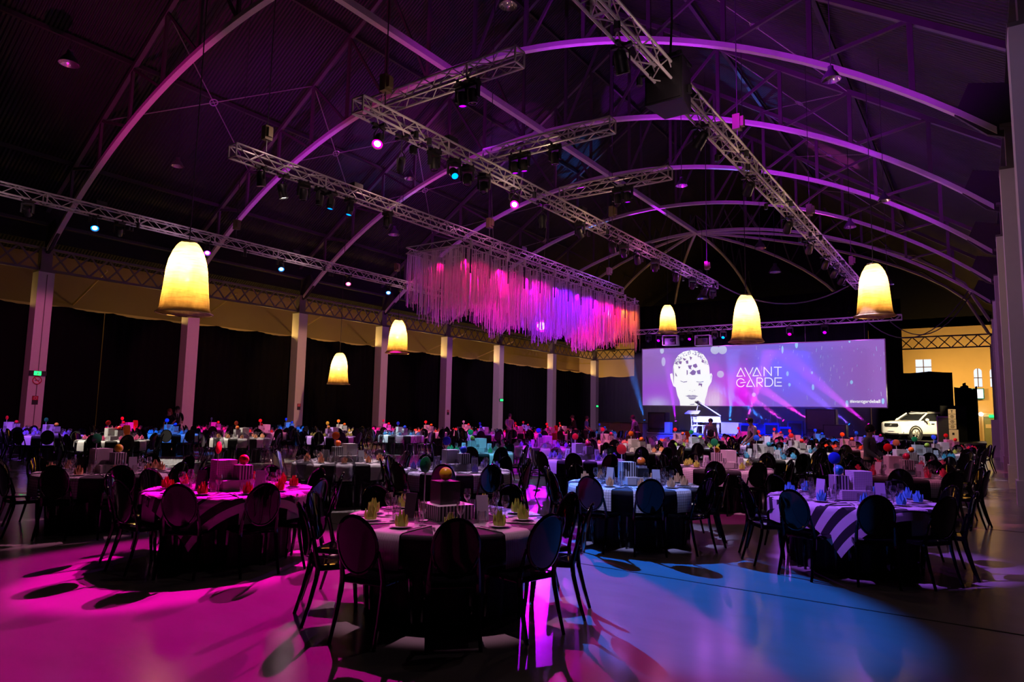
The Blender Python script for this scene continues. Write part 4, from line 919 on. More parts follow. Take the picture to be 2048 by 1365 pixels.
for s in (-1, 1):
    O('pillar', MB().tube([(1.02, s*.87, 1.13), (.66, s*.80, 1.38), (.3, s*.735, 1.60)], [.05, .05, .05], 6), 'car_paint', car, smooth=60)
    O('pillar', MB().tube([(-.38, s*.89, 1.12), (-.45, s*.74, 1.6)], .035, 6), 'car_trim', car); O('pillar', MB().tube([(-1.4, s*.89, 1.15), (-1.55, s*.73, 1.58)], [.07, .05], 6), 'car_paint', car)
    mi = O('mirror', MB().sphere((.66, s*1.08, 1.2), .13, 10, 7, (.6, 1, .75)), 'car_paint', car, smooth=60); O('mirror_arm', MB().bar((.68, s*.9, 1.13), (.67, s*1.04, 1.17), .05), 'car_trim', mi)
    O('headlight', MB().add([(2.17, s*.60, .95), (2.06, s*.88, .97), (1.80, s*.955, 1.01), (1.82, s*.955, .92), (2.08, s*.89, .88), (2.19, s*.60, .87)], [(0, 1, 4, 5), (1, 2, 3, 4)] if s > 0 else [(5, 4, 1, 0), (4, 3, 2, 1)]), 'lamp_glass', car)
    O('fog_light', MB().box((2.12, s*.68, .46), (.05, .3, .07)), 'car_trim', car)
    O('sill', MB().box((0, s*.915, .30), (1.9, .05, .12)), 'car_trim', car)
    for a in (.45, -.55): O('door_handle', MB().box((a-.35, s*.945, .98), (.2, .03, .035)), 'car_trim', car)
    for a in (1.36, -1.34):
        wh = O('tyre', MB().lathe([(.26, -.11), (.36, -.115), (.385, -.08), (.385, .08), (.36, .115), (.26, .11)], 28, cap0=False, cap1=False).xf(Matrix.Translation((a, s*.83, .385)) @ Matrix.Rotation(PI/2, 4, 'X')), 'tyre', car, smooth=40)
        rim = MB().lathe([(.26, .0), (.27, .05), (.255, .05)], 24, cap0=False, cap1=False)
        for k in range(5):
            t = 2*PI*k/5; rim.bar((0, 0, .07), (.255*math.cos(t), .255*math.sin(t), .05), .08, .03)
        rim.lathe([(.06, .05), (.06, .085), (.03, .09)], 12)
        rim.xf(Matrix.Translation((a, s*.86, .385)) @ Matrix.Rotation(-s*PI/2, 4, 'X')); O('rim', rim, 'alloy', wh)
        ar = MB().lathe([(.41, 0), (.48, 0), (.48, .03), (.41, .03)], 28, cap0=False, cap1=False).xf(Matrix.Translation((a, s*.92, .385)) @ Matrix.Rotation(-s*PI/2, 4, 'X')); O('wheel_arch', ar, 'car_trim', car)
        O('wheel_well', MB().lathe([(.41, 0), (.41, -.3)], 24, cap0=False).xf(Matrix.Translation((a, s*.948, .385)) @ Matrix.Rotation(-s*PI/2, 4, 'X')), 'car_trim', car)
gr = O('grille', MB().prism([(-.46, .76), (.46, .76), (.53, .84), (.48, .97), (-.48, .97), (-.53, .84)], 2.17, 2.21, 'x'), 'car_trim', car); 
O('emblem', MB().lathe([(.045, 0), (.06, 0), (.06, .015), (.045, .015)], 16).xf(Matrix.Translation((2.23, 0, .87)) @ Matrix.Rotation(PI/2, 4, 'Y')).bar((2.225, -.2, .78), (2.225, .2, .96), .02), 'alloy', gr)
O('lower_intake', MB().box((2.16, 0, .40), (.06, 1.0, .13)), 'car_trim', car); O('number_plate', MB().box((2.22, 0, .57), (.02, .5, .12)), 'gloss_white', car)
O('wiper', MB().bar((1.04, .5, 1.2), (.88, -.1, 1.27), .02), 'car_trim', car); O('roof_rail', MB().bar((.1, .62, 1.70), (-1.5, .62, 1.68), .03).bar((.1, -.62, 1.70), (-1.5, -.62, 1.68), .03), 'alloy', car)
tg = tuple(cl_+Vector((-.5, -.6, .6)))
spot(None, (-3.2, 38.5, 7.0), tg, (1, .88, .6), 9000, 19, .4, .1, 'car_spot'); spot(None, (-.6, 40.0, 7.0), tg, (1, .74, .34), 9000, 19, .4, .1, 'car_spot')
drape((atY(1881.5, 850, 45.0).x, 45.0), (atY(1934, 850, 45.0).x, 45.0), .02, 2.65, 'black drape covering the rear of the white car', fold=.18, amp=.03)
# dark panel with purple edge and the lettered tower beside the car
M('tower_cream', (.80, .66, .42), .5); M('purple_frame', (.2, .05, .35), .5)
pa = atY(1890, 880, 44.4); pn = E('dark_panel', (pa.x, 44.4, 0), 'dark free-standing panel right of the car', 'panel'); O('board', MB().box((0, 0, 1.0), (.62, .04, 2.0)), 'gear_black', pn); O('frame', MB().box((-.33, 0, 1.0), (.05, .07, 2.0)).box((.33, 0, 1.0), (.05, .07, 2.0)).box((0, 0, 2.02), (.7, .07, .05)), 'purple_frame', pn)
ta, tb_ = atY(1904, 880, 43.5), atY(1905, 819, 43.5)
tw = E('sign_tower', (ta.x, 43.5, 0), 'slim cream tower of square panels with dark round symbols', 'sign'); hb = (tb_.z-1.35)/4
O('pedestal', MB().box((.1, 0, .67), (.42, .34, 1.34)), 'tower_cream', tw)
for i in range(4):
    z = 1.36+hb*(i+.5); c_ = O('panel', MB().box((.06, 0, z), (.34, .28, hb-.02)), 'tower_cream', tw)
    sy = MB()
    if i == 3: sy.box((.06, -.15, z), (.03, .01, .14)).box((.06, -.15, z+.06), (.1, .01, .03))
    else: sy.tube([(.06+.07*math.cos(t), -.146, z+.07*math.sin(t)) for t in np.linspace(0, 2*PI, 13)[:-1]], .012, 5, closed=True); sy.box((.06, -.146, z), (.04, .01, .04+.02*i))
    O('symbol', sy, 'car_trim', c_)
O('symbol', MB().box((.08, -.176, 1.12), (.1, .01, .12)), 'car_trim', tw); O('symbol', MB().box((.12, -.176, .62), (.1, .01, .09)), 'car_trim', tw)
spot(None, (-1.4, 38.5, 5.5), (ta.x, 43.5, 1.5), (1, .72, .3), 900, 18, .5, .1, 'tower_spot')
# far right: lit television, wall lamp, green door with exit sign, pale board
glow('tv_white', (.9, .97, 1.0), 1.6); M('tv_teal', (.02, .22, .26), .4); glow('exit_green', (.02, 1.0, .18), 2.2); M('door_green', (.30, .33, .20), .5); glow('wall_lamp_glow', (1, .9, .8), 6)
a, b = atY(1938, 797, 65.6), atY(1966, 779, 65.6); tv = E('television', (a.x, 65.6, a.z), 'bright white television screen on the far gold wall', 'television'); ww, hh = b.x-a.x, b.z-a.z
O('housing', MB().box((ww/2, .1, hh/2), (ww+.14, .16, hh+.14)), 'tv_teal', tv); O('display', MB().box((ww/2, 0, hh/2), (ww, .03, hh)), 'tv_white', tv); O('mount', MB().box((ww/2, .26, hh/2), (.3, .2, .3)), 'tv_teal', tv)
a, b = atY(1970, 890, 65.8), atY(1990, 828, 65.8); dw, dh = b.x-a.x, b.z
d = E('door_1', (a.x, 65.85, 0), None, None, kind='structure'); O('leaf', MB().box((dw/2, 0, dh*.45), (dw, .08, dh*.9)), 'door_green', d); O('transom', MB().box((dw/2, 0, dh*.95), (dw, .08, dh*.1)), 'tower_cream', d); O('glazing', MB().box((dw/2, -.05, dh*.6), (dw*.7, .02, dh*.12)), 'tower_cream', d); O('frame', MB().box((-.06, -.02, dh/2), (.1, .16, dh)).box((dw+.06, -.02, dh/2), (.1, .16, dh)).box((dw/2, -.02, dh), (dw+.2, .16, .1)), 'tower_cream', d)
O('exit_sign', MB().box((0, 0, .1), (.4, .06, .2)), 'exit_green', None, (b.x-.2, 65.72, dh-.3), label='small lit exit sign over the far green door', cat='exit sign')
p = atY(1962, 829, 65.5); wl_ = E('wall_lamp', tuple(p), 'bright wall lamp beside the far door', 'lamp'); O('globe', MB().sphere((0, 0, 0), .16, 10, 8), 'wall_lamp_glow', wl_); O('arm', MB().bar((0, 0, 0), (0, .5, .1), .05), 'gear_black', wl_)
a = atZ(1986, 915, 0); b2 = E('pale_board', (a.x+.35, a.y, 0), 'pale pink-lit board standing by the right columns', 'board'); O('panel', MB().box((0, 0, .95), (.7, .08, 1.9)), 'column_paint', b2); O('rail', MB().box((0, -.05, .95), (.7, .03, .04)), 'column_paint', b2); O('foot', MB().box((0, 0, .03), (.7, .4, .06)), 'column_paint', b2)
# signs on the columns
def col_sign(k, py, mk):
    c = COLS['L%d' % k].location; p = atX(0, 0, XL+.01) if False else None
    return c
M('sign_white', (.85, .8, .8), .5); M('sign_red', (.7, .02, .05), .5); M('sign_dark', (.03, .03, .03), .5)
def on_col(k, z): c = COLS['L%d' % k].location; return (XL+.012, c.y, z)
x_, y_, z_ = on_col(1, 3.05); z_ = atX(72, 747, XL).z
ex = E('exit_sign', (x_+.03, y_, z_), 'black sign box with glowing green running figure on the first left column', 'exit sign'); O('housing', MB().box((0, 0, 0), (.06, .62, .2)), 'sign_dark', ex)
O('panel', MB().box((.034, -.02, 0), (.01, .26, .17)), 'exit_green', ex)
O('figure', MB().bar((.042, -.02, .02), (.042, -.02, -.02), .03).bar((.042, -.02, -.02), (.042, .05, -.07), .018).bar((.042, -.02, -.02), (.042, -.06, -.07), .018).sphere((.042, -.0, .05), .018, 8, 5).bar((.042, -.02, .015), (.042, .04, .0), .014), 'sign_white', ex)
ns = E('no_smoking_sign', (x_, y_, atX(72, 761, XL).z), 'round red no smoking sign below the exit sign', 'sign')
O('face', MB().lathe([(.17, 0), (.17, .012)], 24).xf(Matrix.Rotation(PI/2, 4, 'Y')), 'sign_white', ns); O('ring', MB().tube([(.016, .155*math.cos(t), .155*math.sin(t)) for t in np.linspace(0, 2*PI, 25)[:-1]], .018, 5, closed=True).bar((.016, -.11, .11), (.016, .11, -.11), .026), 'sign_red', ns)
O('cigarette', MB().box((.014, 0, -.01), (.012, .17, .03)).tube([(.014, .08, .02), (.014, .09, .05), (.014, .06, .07)], .008, 5), 'sign_dark', ns)
for k, py in ((1, 801), (3, 815), (5, 826)):
    zz = max(1.75, {1: atX(69, 801, XL).z, 3: atX(590, 814, XL).z, 5: atX(893, 826, XL).z}[k]); x2, y2, _ = on_col(k, 0)
    nt_ = E('notice', (x2, y2, zz), 'small red and dark safety notice on the %s left column' % ordn(k-1), 'sign', 'notices on the columns'); O('plate', MB().box((0, 0, 0), (.015, .22, .36)), 'sign_dark', nt_); O('top', MB().box((.006, 0, .09), (.012, .2, .16)), 'sign_red', nt_); O('ring', MB().tube([(.014, .05*math.cos(t), .09+.05*math.sin(t)) for t in np.linspace(0, 2*PI, 13)[:-1]], .008, 5, closed=True), 'sign_white', nt_)
for k, px in ((6, (1007, 801)), (8, (1193, 813))):
    x2, y2, _ = on_col(k, 0); e2 = E('exit_sign', (x2+.03, y2 if k == 6 else y2-.1, atX(px[0], px[1], XL).z), 'tiny green exit light on the %s left column' % ordn(k-1), 'exit sign'); O('housing', MB().box((0, 0, 0), (.06, .5, .22)), 'sign_dark', e2); O('panel', MB().box((.034, 0, 0), (.01, .4, .16)), 'exit_green', e2)
# gold vertical strip of light beside the last left column is the gap in the drapes
# ---- people
M('skin', (.62, .38, .28), .5, var=.05); M('hair_dark', (.03, .022, .018), .6); M('hair_red', (.35, .10, .03), .6); M('suit_black', (.012, .012, .014), .7); M('shirt_white', (.8, .8, .8), .7); M('shirt_blue', (.06, .18, .45), .7); M('shirt_grey', (.25, .25, .28), .7); M('vest_black', (.015, .015, .017), .6)
def skinmesh(name, V, Ed, rad, mat, parent, root=0, sub=2):
    me = bpy.data.meshes.new(name); me.from_pydata(V, Ed, []); me.materials.append(MATS[mat]); o = O(name, me, None, parent)
    o.modifiers.new('skin', 'SKIN'); sv = me.skin_vertices[0].data
    for i, r in enumerate(rad): sv[i].radius = r if isinstance(r, tuple) else (r, r); sv[i].use_root = (i == root)
    s = o.modifiers.new('smooth', 'SUBSURF'); s.levels = sub; s.render_levels = sub
    for p in me.polygons: p.use_smooth = True
    return o
def person(loc, rz, label, H=1.72, lean=0., top='suit_black', legs='suit_black', vest=None, hair='hair_dark', armL=(.12, .3), armR=(.12, .3), skirt=False, longhair=False, sleeves=True, stride=.06, tie=False):
    """figure facing +y; arm = (forward reach of the hand, lift of the hand above hip height)"""
    k = H/1.75; pr_ = E('person', loc, label, 'person', 'staff and guests', rz); pr_.scale = (k, k, k)
    def L(x, y, z):                      # lean the upper body forward about the hips
        if z <= .95: return (x, y, z)
        c, s = math.cos(lean), math.sin(lean); return (x, y*c+(z-.95)*s, .95+(z-.95)*c-y*s)
    J = {'pel': (0, 0, .95), 'wst': L(0, 0, 1.1), 'chs': L(0, .01, 1.32), 'nkb': L(0, 0, 1.46), 'nk': L(0, .01, 1.52), 'hd': L(0, .03, 1.64), 'crn': L(0, .025, 1.72)}
    for s, n, arm in ((-1, 'l', armL), (1, 'r', armR)):
        J['sh'+n] = L(s*.18, 0, 1.42); hand = (s*.2, arm[0], .82+arm[1]) if arm[0] < .3 else (s*.12, arm[0], .82+arm[1])
        sh_ = Vector(J['sh'+n]); hv = Vector(hand)
        d = hv-sh_
        if d.length > .58: hv = sh_+d.normalized()*.58
        J['wr'+n] = tuple(hv); mid = (sh_+hv)/2+Vector((s*.05, -.09, -.03)); J['el'+n] = tuple(mid); J['hn'+n] = tuple(hv+(hv-mid).normalized()*.09)
        J['hp'+n] = (s*.095, 0, .90); J['kn'+n] = (s*.10, .03+s*stride*.5, .49); J['an'+n] = (s*.10, s*stride, .08); J['toe'+n] = (s*.115, s*stride+.16, .035)
    names = list(J); ix = {n: i for i, n in enumerate(names)}; V = [J[n] for n in names]
    Ed = [('pel', 'wst'), ('wst', 'chs'), ('chs', 'nkb'), ('nkb', 'nk'), ('nk', 'hd'), ('hd', 'crn')]
    for n in 'lr': Ed += [('nkb', 'sh'+n), ('sh'+n, 'el'+n), ('el'+n, 'wr'+n), ('wr'+n, 'hn'+n), ('pel', 'hp'+n), ('hp'+n, 'kn'+n), ('kn'+n, 'an'+n), ('an'+n, 'toe'+n)]
    rad = {'pel': (.13, .1), 'wst': (.12, .09), 'chs': (.15, .1), 'nkb': (.08, .06), 'nk': .05, 'hd': (.078, .095), 'crn': (.05, .06), 'sh': .055, 'el': .04, 'wr': .028, 'hn': .032, 'hp': .08, 'kn': .055, 'an': .038, 'toe': .032}
    R = [rad.get(n) or rad[n[:-1]] for n in names]
    body = skinmesh('body', V, [(ix[a], ix[b]) for a, b in Ed], R, 'skin', pr_, ix['pel'])
    def cloth(nm, nodes, edges, rr, mat):
        vi = {n: i for i, n in enumerate(nodes)}; return skinmesh(nm, [J[n] for n in nodes], [(vi[a], vi[b]) for a, b in edges], [rr[n] if n in rr else rr[n[:-1]] for n in nodes], mat, pr_, 0)
    up = ['pel', 'wst', 'chs', 'nkb', 'shl', 'shr', 'ell', 'elr']+(['wrl', 'wrr'] if sleeves else [])
    ue = [('pel', 'wst'), ('wst', 'chs'), ('chs', 'nkb'), ('nkb', 'shl'), ('nkb', 'shr'), ('shl', 'ell'), ('shr', 'elr')]+([('ell', 'wrl'), ('elr', 'wrr')] if sleeves else [])
    cloth('top', up, ue, {'pel': (.145, .115), 'wst': (.138, .107), 'chs': (.168, .118), 'nkb': (.085, .065), 'sh': .07, 'el': .054, 'wr': .042}, top)
    if vest: cloth('waistcoat', ['pel', 'wst', 'chs', 'nkb'], [('pel', 'wst'), ('wst', 'chs'), ('chs', 'nkb')], {'pel': (.15, .122), 'wst': (.146, .115), 'chs': (.172, .126), 'nkb': (.08, .07)}, vest)
    if skirt: O('skirt', MB().lathe([(.15, 1.0), (.17, .9), (.19, .6), (.2, .45)], 16, cap0=False, cap1=False), legs, pr_, smooth=60)
    else: cloth('trousers', ['pel', 'hpl', 'hpr', 'knl', 'knr', 'anl', 'anr'], [('pel', 'hpl'), ('pel', 'hpr'), ('hpl', 'knl'), ('hpr', 'knr'), ('knl', 'anl'), ('knr', 'anr')], {'pel': (.14, .11), 'hp': .097, 'kn': .072, 'an': .058}, legs)
    for n in 'lr':
        a, t = Vector(J['an'+n]), Vector(J['toe'+n]); O('shoe', MB().sphere(((a.x+t.x)/2, (a.y+t.y)/2, .045), .05, 10, 6, (1, 2.7, .9)), 'suit_black', pr_, smooth=60)
    hm = MB().sphere((0, 0, 0), 1, 14, 9); hc = Vector(J['hd'])+Vector((0, -.018, .035))
    hm.xf(Matrix.Translation(hc) @ Matrix.Rotation(-lean-.25, 4, 'X') @ Matrix.Diagonal((.096, .105, .105, 1))); O('hair', hm, hair, pr_, smooth=60)
    if longhair: O('hair', MB().sphere(tuple(hc+Vector((0, -.05, -.12))), .11, 12, 8, (1.1, .6, 1.3)), hair, pr_, smooth=60)
    h_ = Vector(J['hd']); fcm = MB().sphere(tuple(h_+Vector((0, .098, -.005))), .014, 6, 5, (1, 1, 1.5))
    O('nose', fcm, 'skin', pr_, smooth=60); O('eyes', MB().sphere(tuple(h_+Vector((-.03, .088, .02))), .009, 6, 4).sphere(tuple(h_+Vector((.03, .088, .02))), .009, 6, 4), 'hair_dark', pr_); O('mouth', MB().box(tuple(h_+Vector((0, .093, -.045))), (.04, .01, .008)), 'sign_red', pr_)
    for s in (-1, 1): O('ear', MB().sphere(tuple(h_+Vector((s*.08, .0, .0))), .02, 6, 5, (.4, .8, 1.3)), 'skin', pr_, smooth=60)
    for n in 'lr':                       # five short fingers on each hand
        w0, h0 = Vector(J['wr'+n]), Vector(J['hn'+n]); d = (h0-w0).normalized(); sd = d.cross(Vector((0, 0, 1))).normalized() if abs(d.z) < .95 else Vector((1, 0, 0))
        fg = MB()
        for f in range(4): b0 = h0+sd*(.012*(f-1.5)); fg.tube([b0, b0+d*.035, b0+d*(.05+.012*(1.5-abs(f-1.5)))+Vector((0, .012, -.01))], [.008, .0075, .006], 5)
        b0 = w0+d*.03+sd*(.03 if n == 'l' else -.03); fg.tube([b0, b0+d*.03+sd*(.015 if n == 'l' else -.015), b0+d*.055], [.009, .008, .007], 5)
        O('fingers', fg, 'skin', pr_)
    if tie: O('tie', MB().prism([(-.03, 1.1), (.03, 1.1), (.02, 1.44), (-.02, 1.44)], .115, .125, 'y'), 'suit_black', pr_); O('shirt_front', MB().prism([(-.015, 1.2), (.015, 1.2), (.06, 1.46), (-.06, 1.46)], .108, .118, 'y'), 'shirt_white', pr_)
    return pr_
def P_(px, py, Y): d = ray(px, py); return (Y*d.x/d.y, Y, 0)
a_cam = lambda p: math.atan2(-p[1], -p[0])-PI/2
p = P_(341, 830, 15.35); person(p, a_cam(p)-.5, 'woman with reddish hair in dark dress leaning to a man by the second column', 1.66, .12, sleeves=False, hair='hair_red', longhair=True, armR=(.3, .1), skirt=True)
p = P_(354, 830, 15.75); person(p, a_cam(p)+.2, 'man in dark suit and tie standing by the second column', 1.76, tie=True)
p = P_(1018, 850, 27.2); person(p, a_cam(p)+.4, 'person in grey shirt standing before the sixth left column', 1.72, .1, top='shirt_grey', armL=(.3, .25), armR=(.3, .25), sleeves=False)
p = P_(1151, 850, 30.9); person(p, a_cam(p)-1.2, 'person in dark top bending over a far table', 1.74, .25, top='suit_black', armL=(.4, .2), armR=(.4, .2))
p = P_(1172, 850, 31.2); person(p, a_cam(p)+1.3, 'person in blue shirt seen from the side at a far table', 1.68, .05, top='shirt_blue', sleeves=False, armL=(.25, .2), armR=(.25, .2))
p = P_(1277, 850, 27.6); person(p, a_cam(p)-1.9, 'waiter in black waistcoat bending forward near the far aisle', 1.8, .35, top='shirt_grey', vest='vest_black', armL=(.4, .1), armR=(.4, .1))
p = P_(1421, 860, 27.0); person(p, a_cam(p)+.1, 'waiter in dark waistcoat facing the camera before the piano', 1.68, .1, top='shirt_grey', vest='vest_black', armL=(.2, .05), armR=(.2, .05), tie=True)
p = P_(1513, 860, 23.1); person(p, a_cam(p)-1.1, 'waiter in white shirt and black waistcoat leaning over a table', 1.76, .3, top='shirt_white', vest='vest_black', armL=(.4, .1), armR=(.4, .1))
p = P_(1736, 880, 15.55); person(p, a_cam(p)+1.2, 'waitress in pale shirt and black skirt walking between tables', 1.62, .05, top='shirt_grey', legs='suit_black', skirt=True, armL=(.25, .25), armR=(.25, .25), stride=.12)
# ================================================================ banquet tables and everything set on them
M('black_poly', (.003, .003, .0035), .06, var=.1, spec=.4)
clear('ghost_poly', (.93, .93, .95), .45, .05)
M('black_cloth', (.008, .008, .009), .85, var=.3, sheen=.15, bump=.2, bscale=160)
clear('glassware', (.97, .97, .98), .5, .07)
M('white_china', (.8, .79, .78), .12, var=.03, spec=.6)
M('cutlery_steel', (.75, .74, .72), .15, .95, var=.05)
M('stick_white', (.8, .8, .8), .4)
M('card_grey', (.42, .44, .5), .6, var=.08); M('card_black', (.02, .02, .022), .5)
def uvpat(name, kind, a, b, s, duty=.5, rough=.8, swap=False, line=.12):
    """printed cloth or board: stripes or grid in metres from the UV map, or from object space for boxes"""
    m, t, bs = nt(name); bs.inputs['Roughness'].default_value = rough
    sx = t.nodes.new('ShaderNodeSeparateXYZ')
    t.links.new(coord(t, 'UV'), sx.inputs[0])
    def per(o): return mth(t, 'FRACT', mth(t, 'DIVIDE', o, s))
    if kind == 'stripe': f = mth(t, 'GREATER_THAN', per(sx.outputs[1 if swap else 0]), duty)
    else: f = mth(t, 'MAXIMUM', mth(t, 'LESS_THAN', per(sx.outputs[0]), line), mth(t, 'LESS_THAN', per(sx.outputs[1]), line))
    n = noise(t, coord(t, 'Object'), 9, 2)
    a1 = mix_rgb(t, n, tuple(c*.9 for c in a), a)
    t.links.new(mix_rgb(t, f, a1, b), bs.inputs['Base Color'])
W1, K1 = (.64, .63, .62), (.012, .012, .014)
uvpat('runner_check', 'grid', W1, (.05, .05, .06), .035, line=.1)
uvpat('runner_pinstripe', 'stripe', W1, (.08, .08, .09), .011, duty=.72)
uvpat('runner_plain', 'grid', W1, (.72, .71, .70), .2, line=.02)
uvpat('overlay_stripe', 'stripe', W1, K1, .19)
uvpat('box_stripe', 'stripe', W1, K1, .036, rough=.5); uvpat('box_fine_stripe', 'stripe', W1, K1, .022, rough=.5)
uvpat('box_grid', 'grid', W1, (.12, .12, .13), .021, line=.1, rough=.5); uvpat('box_black', 'grid', (.015, .015, .016), (.01, .01, .01), .2, rough=.35)
uvpat('box_white', 'grid', W1, W1, .2, rough=.5)
PC = {'red': (.80, .02, .02), 'green': (.01, .28, .08), 'blue': (.02, .07, .72), 'orange': (.9, .16, .01), 'crimson': (.55, .01, .06), 'yellow': (.75, .55, .02), 'lime': (.42, .62, .05),
      'teal': (.03, .35, .5), 'terracotta': (.7, .16, .07), 'purple': (.25, .2, .7), 'pink': (.85, .12, .35), 'sky': (.06, .42, .68), 'tan': (.6, .32, .12), 'peach': (.9, .42, .2), 'grey': (.3, .3, .34)}
for k, c in PC.items():
    M('paint_'+k, c, .3, var=.06, coat=.2); M('napkin_'+k, tuple(min(1, x*.95+.02) for x in c), .75, var=.15, vscale=20)

# ---- chair: oval back, seat, four legs
def chair_parts():
    P = {}
    b = MB(); n = 28
    def bk(rho, t, off):
        x = .172*rho*math.cos(t); z = .725+.212*rho*math.sin(t); y = -.232-(z-.5)*.20+.03*(1-(x/.172)**2)*-1+off
        return (x, y, z)
    for off, flip in ((-.006, 0), (.006, 1)):
        o = len(b.v); b.v.append(bk(0, 0, off))
        for rho in (.5, 1.):
            for i in range(n): b.v.append(bk(rho, 2*PI*i/n, off))
        for i in range(n):
            f = (o, o+1+i, o+1+(i+1) % n); g = (o+1+i, o+1+n+i, o+1+n+(i+1) % n, o+1+(i+1) % n)
            b.f.append(f if not flip else f[::-1]); b.f.append(g if not flip else g[::-1])
    b.tube([bk(1., 2*PI*i/n, 0) for i in range(n)], .014, 6, closed=True)
    P['backrest'] = b
    s = MB(); ol = []
    for (x, y), r in (((.195, .205), .05), ((-.195, .205), .05), ((-.185, -.2), .03), ((.185, -.2), .03)):
        a0 = math.atan2(y, x); q = {(1, 1): 0, (-1, 1): PI/2, (-1, -1): PI, (1, -1): 1.5*PI}[(1 if x > 0 else -1, 1 if y > 0 else -1)]
        for k in range(4): t = q+PI/2*k/3; ol.append((x-r*(1 if x > 0 else -1)+r*math.cos(t)+.01*(1 if x > 0 else -1), y-r*(1 if y > 0 else -1)+r*math.sin(t)))
    N = len(ol)
    for z, k in ((.415, .95), (.42, 1.), (.455, 1.), (.462, .97)):
        for x, y in ol: s.v.append((x*k, y*k, z))
    for j in range(3):
        for i in range(N): s.f.append((j*N+i, j*N+(i+1) % N, (j+1)*N+(i+1) % N, (j+1)*N+i))
    s.f.append(tuple(reversed(range(N)))); c = len(s.v); s.v.append((0, 0, .452))
    for i in range(N): s.f.append((3*N+i, 3*N+(i+1) % N, c))
    P['seat'] = s
    for i, sx in enumerate((-1, 1)):
        P['leg%d' % i] = MB().tube([(sx*.192, .215, 0), (sx*.19, .195, .2), (sx*.187, .183, .42)], [.014, .018, .023], 6)
        P['leg%d' % (i+2)] = MB().tube([(sx*.195, -.305, 0), (sx*.19, -.25, .18), (sx*.185, -.205, .36), (sx*.183, -.195, .46), (sx*.178, -.222, .57), (sx*.168, -.252, .68)], [.014, .017, .02, .021, .016, .011], 6)
    return P
CP = chair_parts()
CH_ALL = MB()
for k in CP: CH_ALL.join(CP[k])
# ---- tableware
def wine(): return MB().lathe([(.034, .0), (.034, .003), (.006, .008), (.0045, .07), (.006, .085), (.026, .105), (.038, .135), (.037, .165), (.029, .2)], 10, cap1=False)
def tumbler(): return MB().lathe([(.026, 0), (.034, .004), (.041, .04), (.040, .07), (.035, .105)], 10, cap1=False)
def plate(): return MB().lathe([(.05, 0), (.06, .003), (.095, .014), (.098, .016), (.094, .017), (.06, .007), (.001, .006)], 16, cap1=False)
def napkin():
    b = MB(); n = 6
    for ring, (r0, r1, r2, h1, h2, o) in enumerate(((.048, .056, .052, .028, .088, 0), (.03, .034, .016, .06, .128, PI/n))):
        for i in range(n):
            t = 2*PI*i/n+o; dt = PI/n*.95
            A = [(r0*math.cos(t-dt), r0*math.sin(t-dt), 0), (r0*math.cos(t+dt), r0*math.sin(t+dt), 0), (r1*math.cos(t+dt), r1*math.sin(t+dt), h1), (r2*math.cos(t), r2*math.sin(t), h2), (r1*math.cos(t-dt), r1*math.sin(t-dt), h1)]
            B = [(x*.86, y*.86, z) for x, y, z in A]
            b.add(A+B, [(0, 1, 2, 3, 4), (9, 8, 7, 6, 5), (2, 7, 8, 3), (3, 8, 9, 4), (1, 6, 7, 2), (4, 9, 5, 0)])
    return b
def knife(): return MB().box((0, -.05, .003), (.014, .1, .005)).prism([(-.008, 0), (.006, 0), (.009, .05), (.006, .1), (-.006, .12)], .001, .004)
def fork():
    b = MB().box((0, -.03, .003), (.009, .13, .004)).box((0, .045, .004), (.022, .03, .003))
    for x in (-.008, 0, .008): b.box((x, .078, .004), (.004, .04, .003))
    return b
RT = .905; ZTOP = .755
def runner():
    b = MB(); w = .14
    path = [(.44, ZTOP+.004), (.7, ZTOP+.004), (.895, ZTOP+.004), (.928, ZTOP-.012), (.937, ZTOP-.06), (.94, ZTOP-.15), (.935, ZTOP-.275)]
    L = [0]
    for i in range(1, len(path)): L.append(L[-1]+math.hypot(path[i][0]-path[i-1][0], path[i][1]-path[i-1][1]))
    for off in (0, .003):
        def fn(i, j, off=off):
            r, z = path[j]; x = -w+2*w*i/4; r2 = math.sqrt(max(0, r*r-x*x*.9)) if j > 1 else r
            return ((x, r2+off*(1 if j > 2 else 0)+.006*math.sin(i*2.1+j)*(1 if j > 3 else 0), z+off), (x, L[j]))
        b.grid(fn, 4, len(path)-1)
    return b
def uvbox(a, h, d=None):
    d = d or a; b = MB(); b.uv = {}
    def face(P, U):
        o = len(b.v); b.v += P; b.f.append((o, o+1, o+2, o+3))
        for i, u in enumerate(U): b.uv[o+i] = u
    x, y = a/2, d/2
    face([(-x, -y, 0), (x, -y, 0), (x, -y, h), (-x, -y, h)], [(0, 0), (a, 0), (a, h), (0, h)])
    face([(x, -y, 0), (x, y, 0), (x, y, h), (x, -y, h)], [(0, 0), (d, 0), (d, h), (0, h)])
    face([(x, y, 0), (-x, y, 0), (-x, y, h), (x, y, h)], [(0, 0), (a, 0), (a, h), (0, h)])
    face([(-x, y, 0), (-x, -y, 0), (-x, -y, h), (-x, y, h)], [(0, 0), (d, 0), (d, h), (0, h)])
    face([(-x, -y, h), (x, -y, h), (x, y, h), (-x, y, h)], [(.012, .012)]*4); face([(-x, y, 0), (x, y, 0), (x, -y, 0), (-x, -y, 0)], [(.012, .012)]*4)
    return b
def card(): 
    return MB().prism([(-.045, 0), (-.04, 0), (.0, .21), (.04, 0), (.045, 0), (.003, .215), (-.003, .215)], -.055, .055, 'x')
def bottle_vase():
    return MB().lathe([(.03, 0), (.034, .01), (.034, .14), (.014, .19), (.013, .25), (.015, .255)], 10, cap1=False)
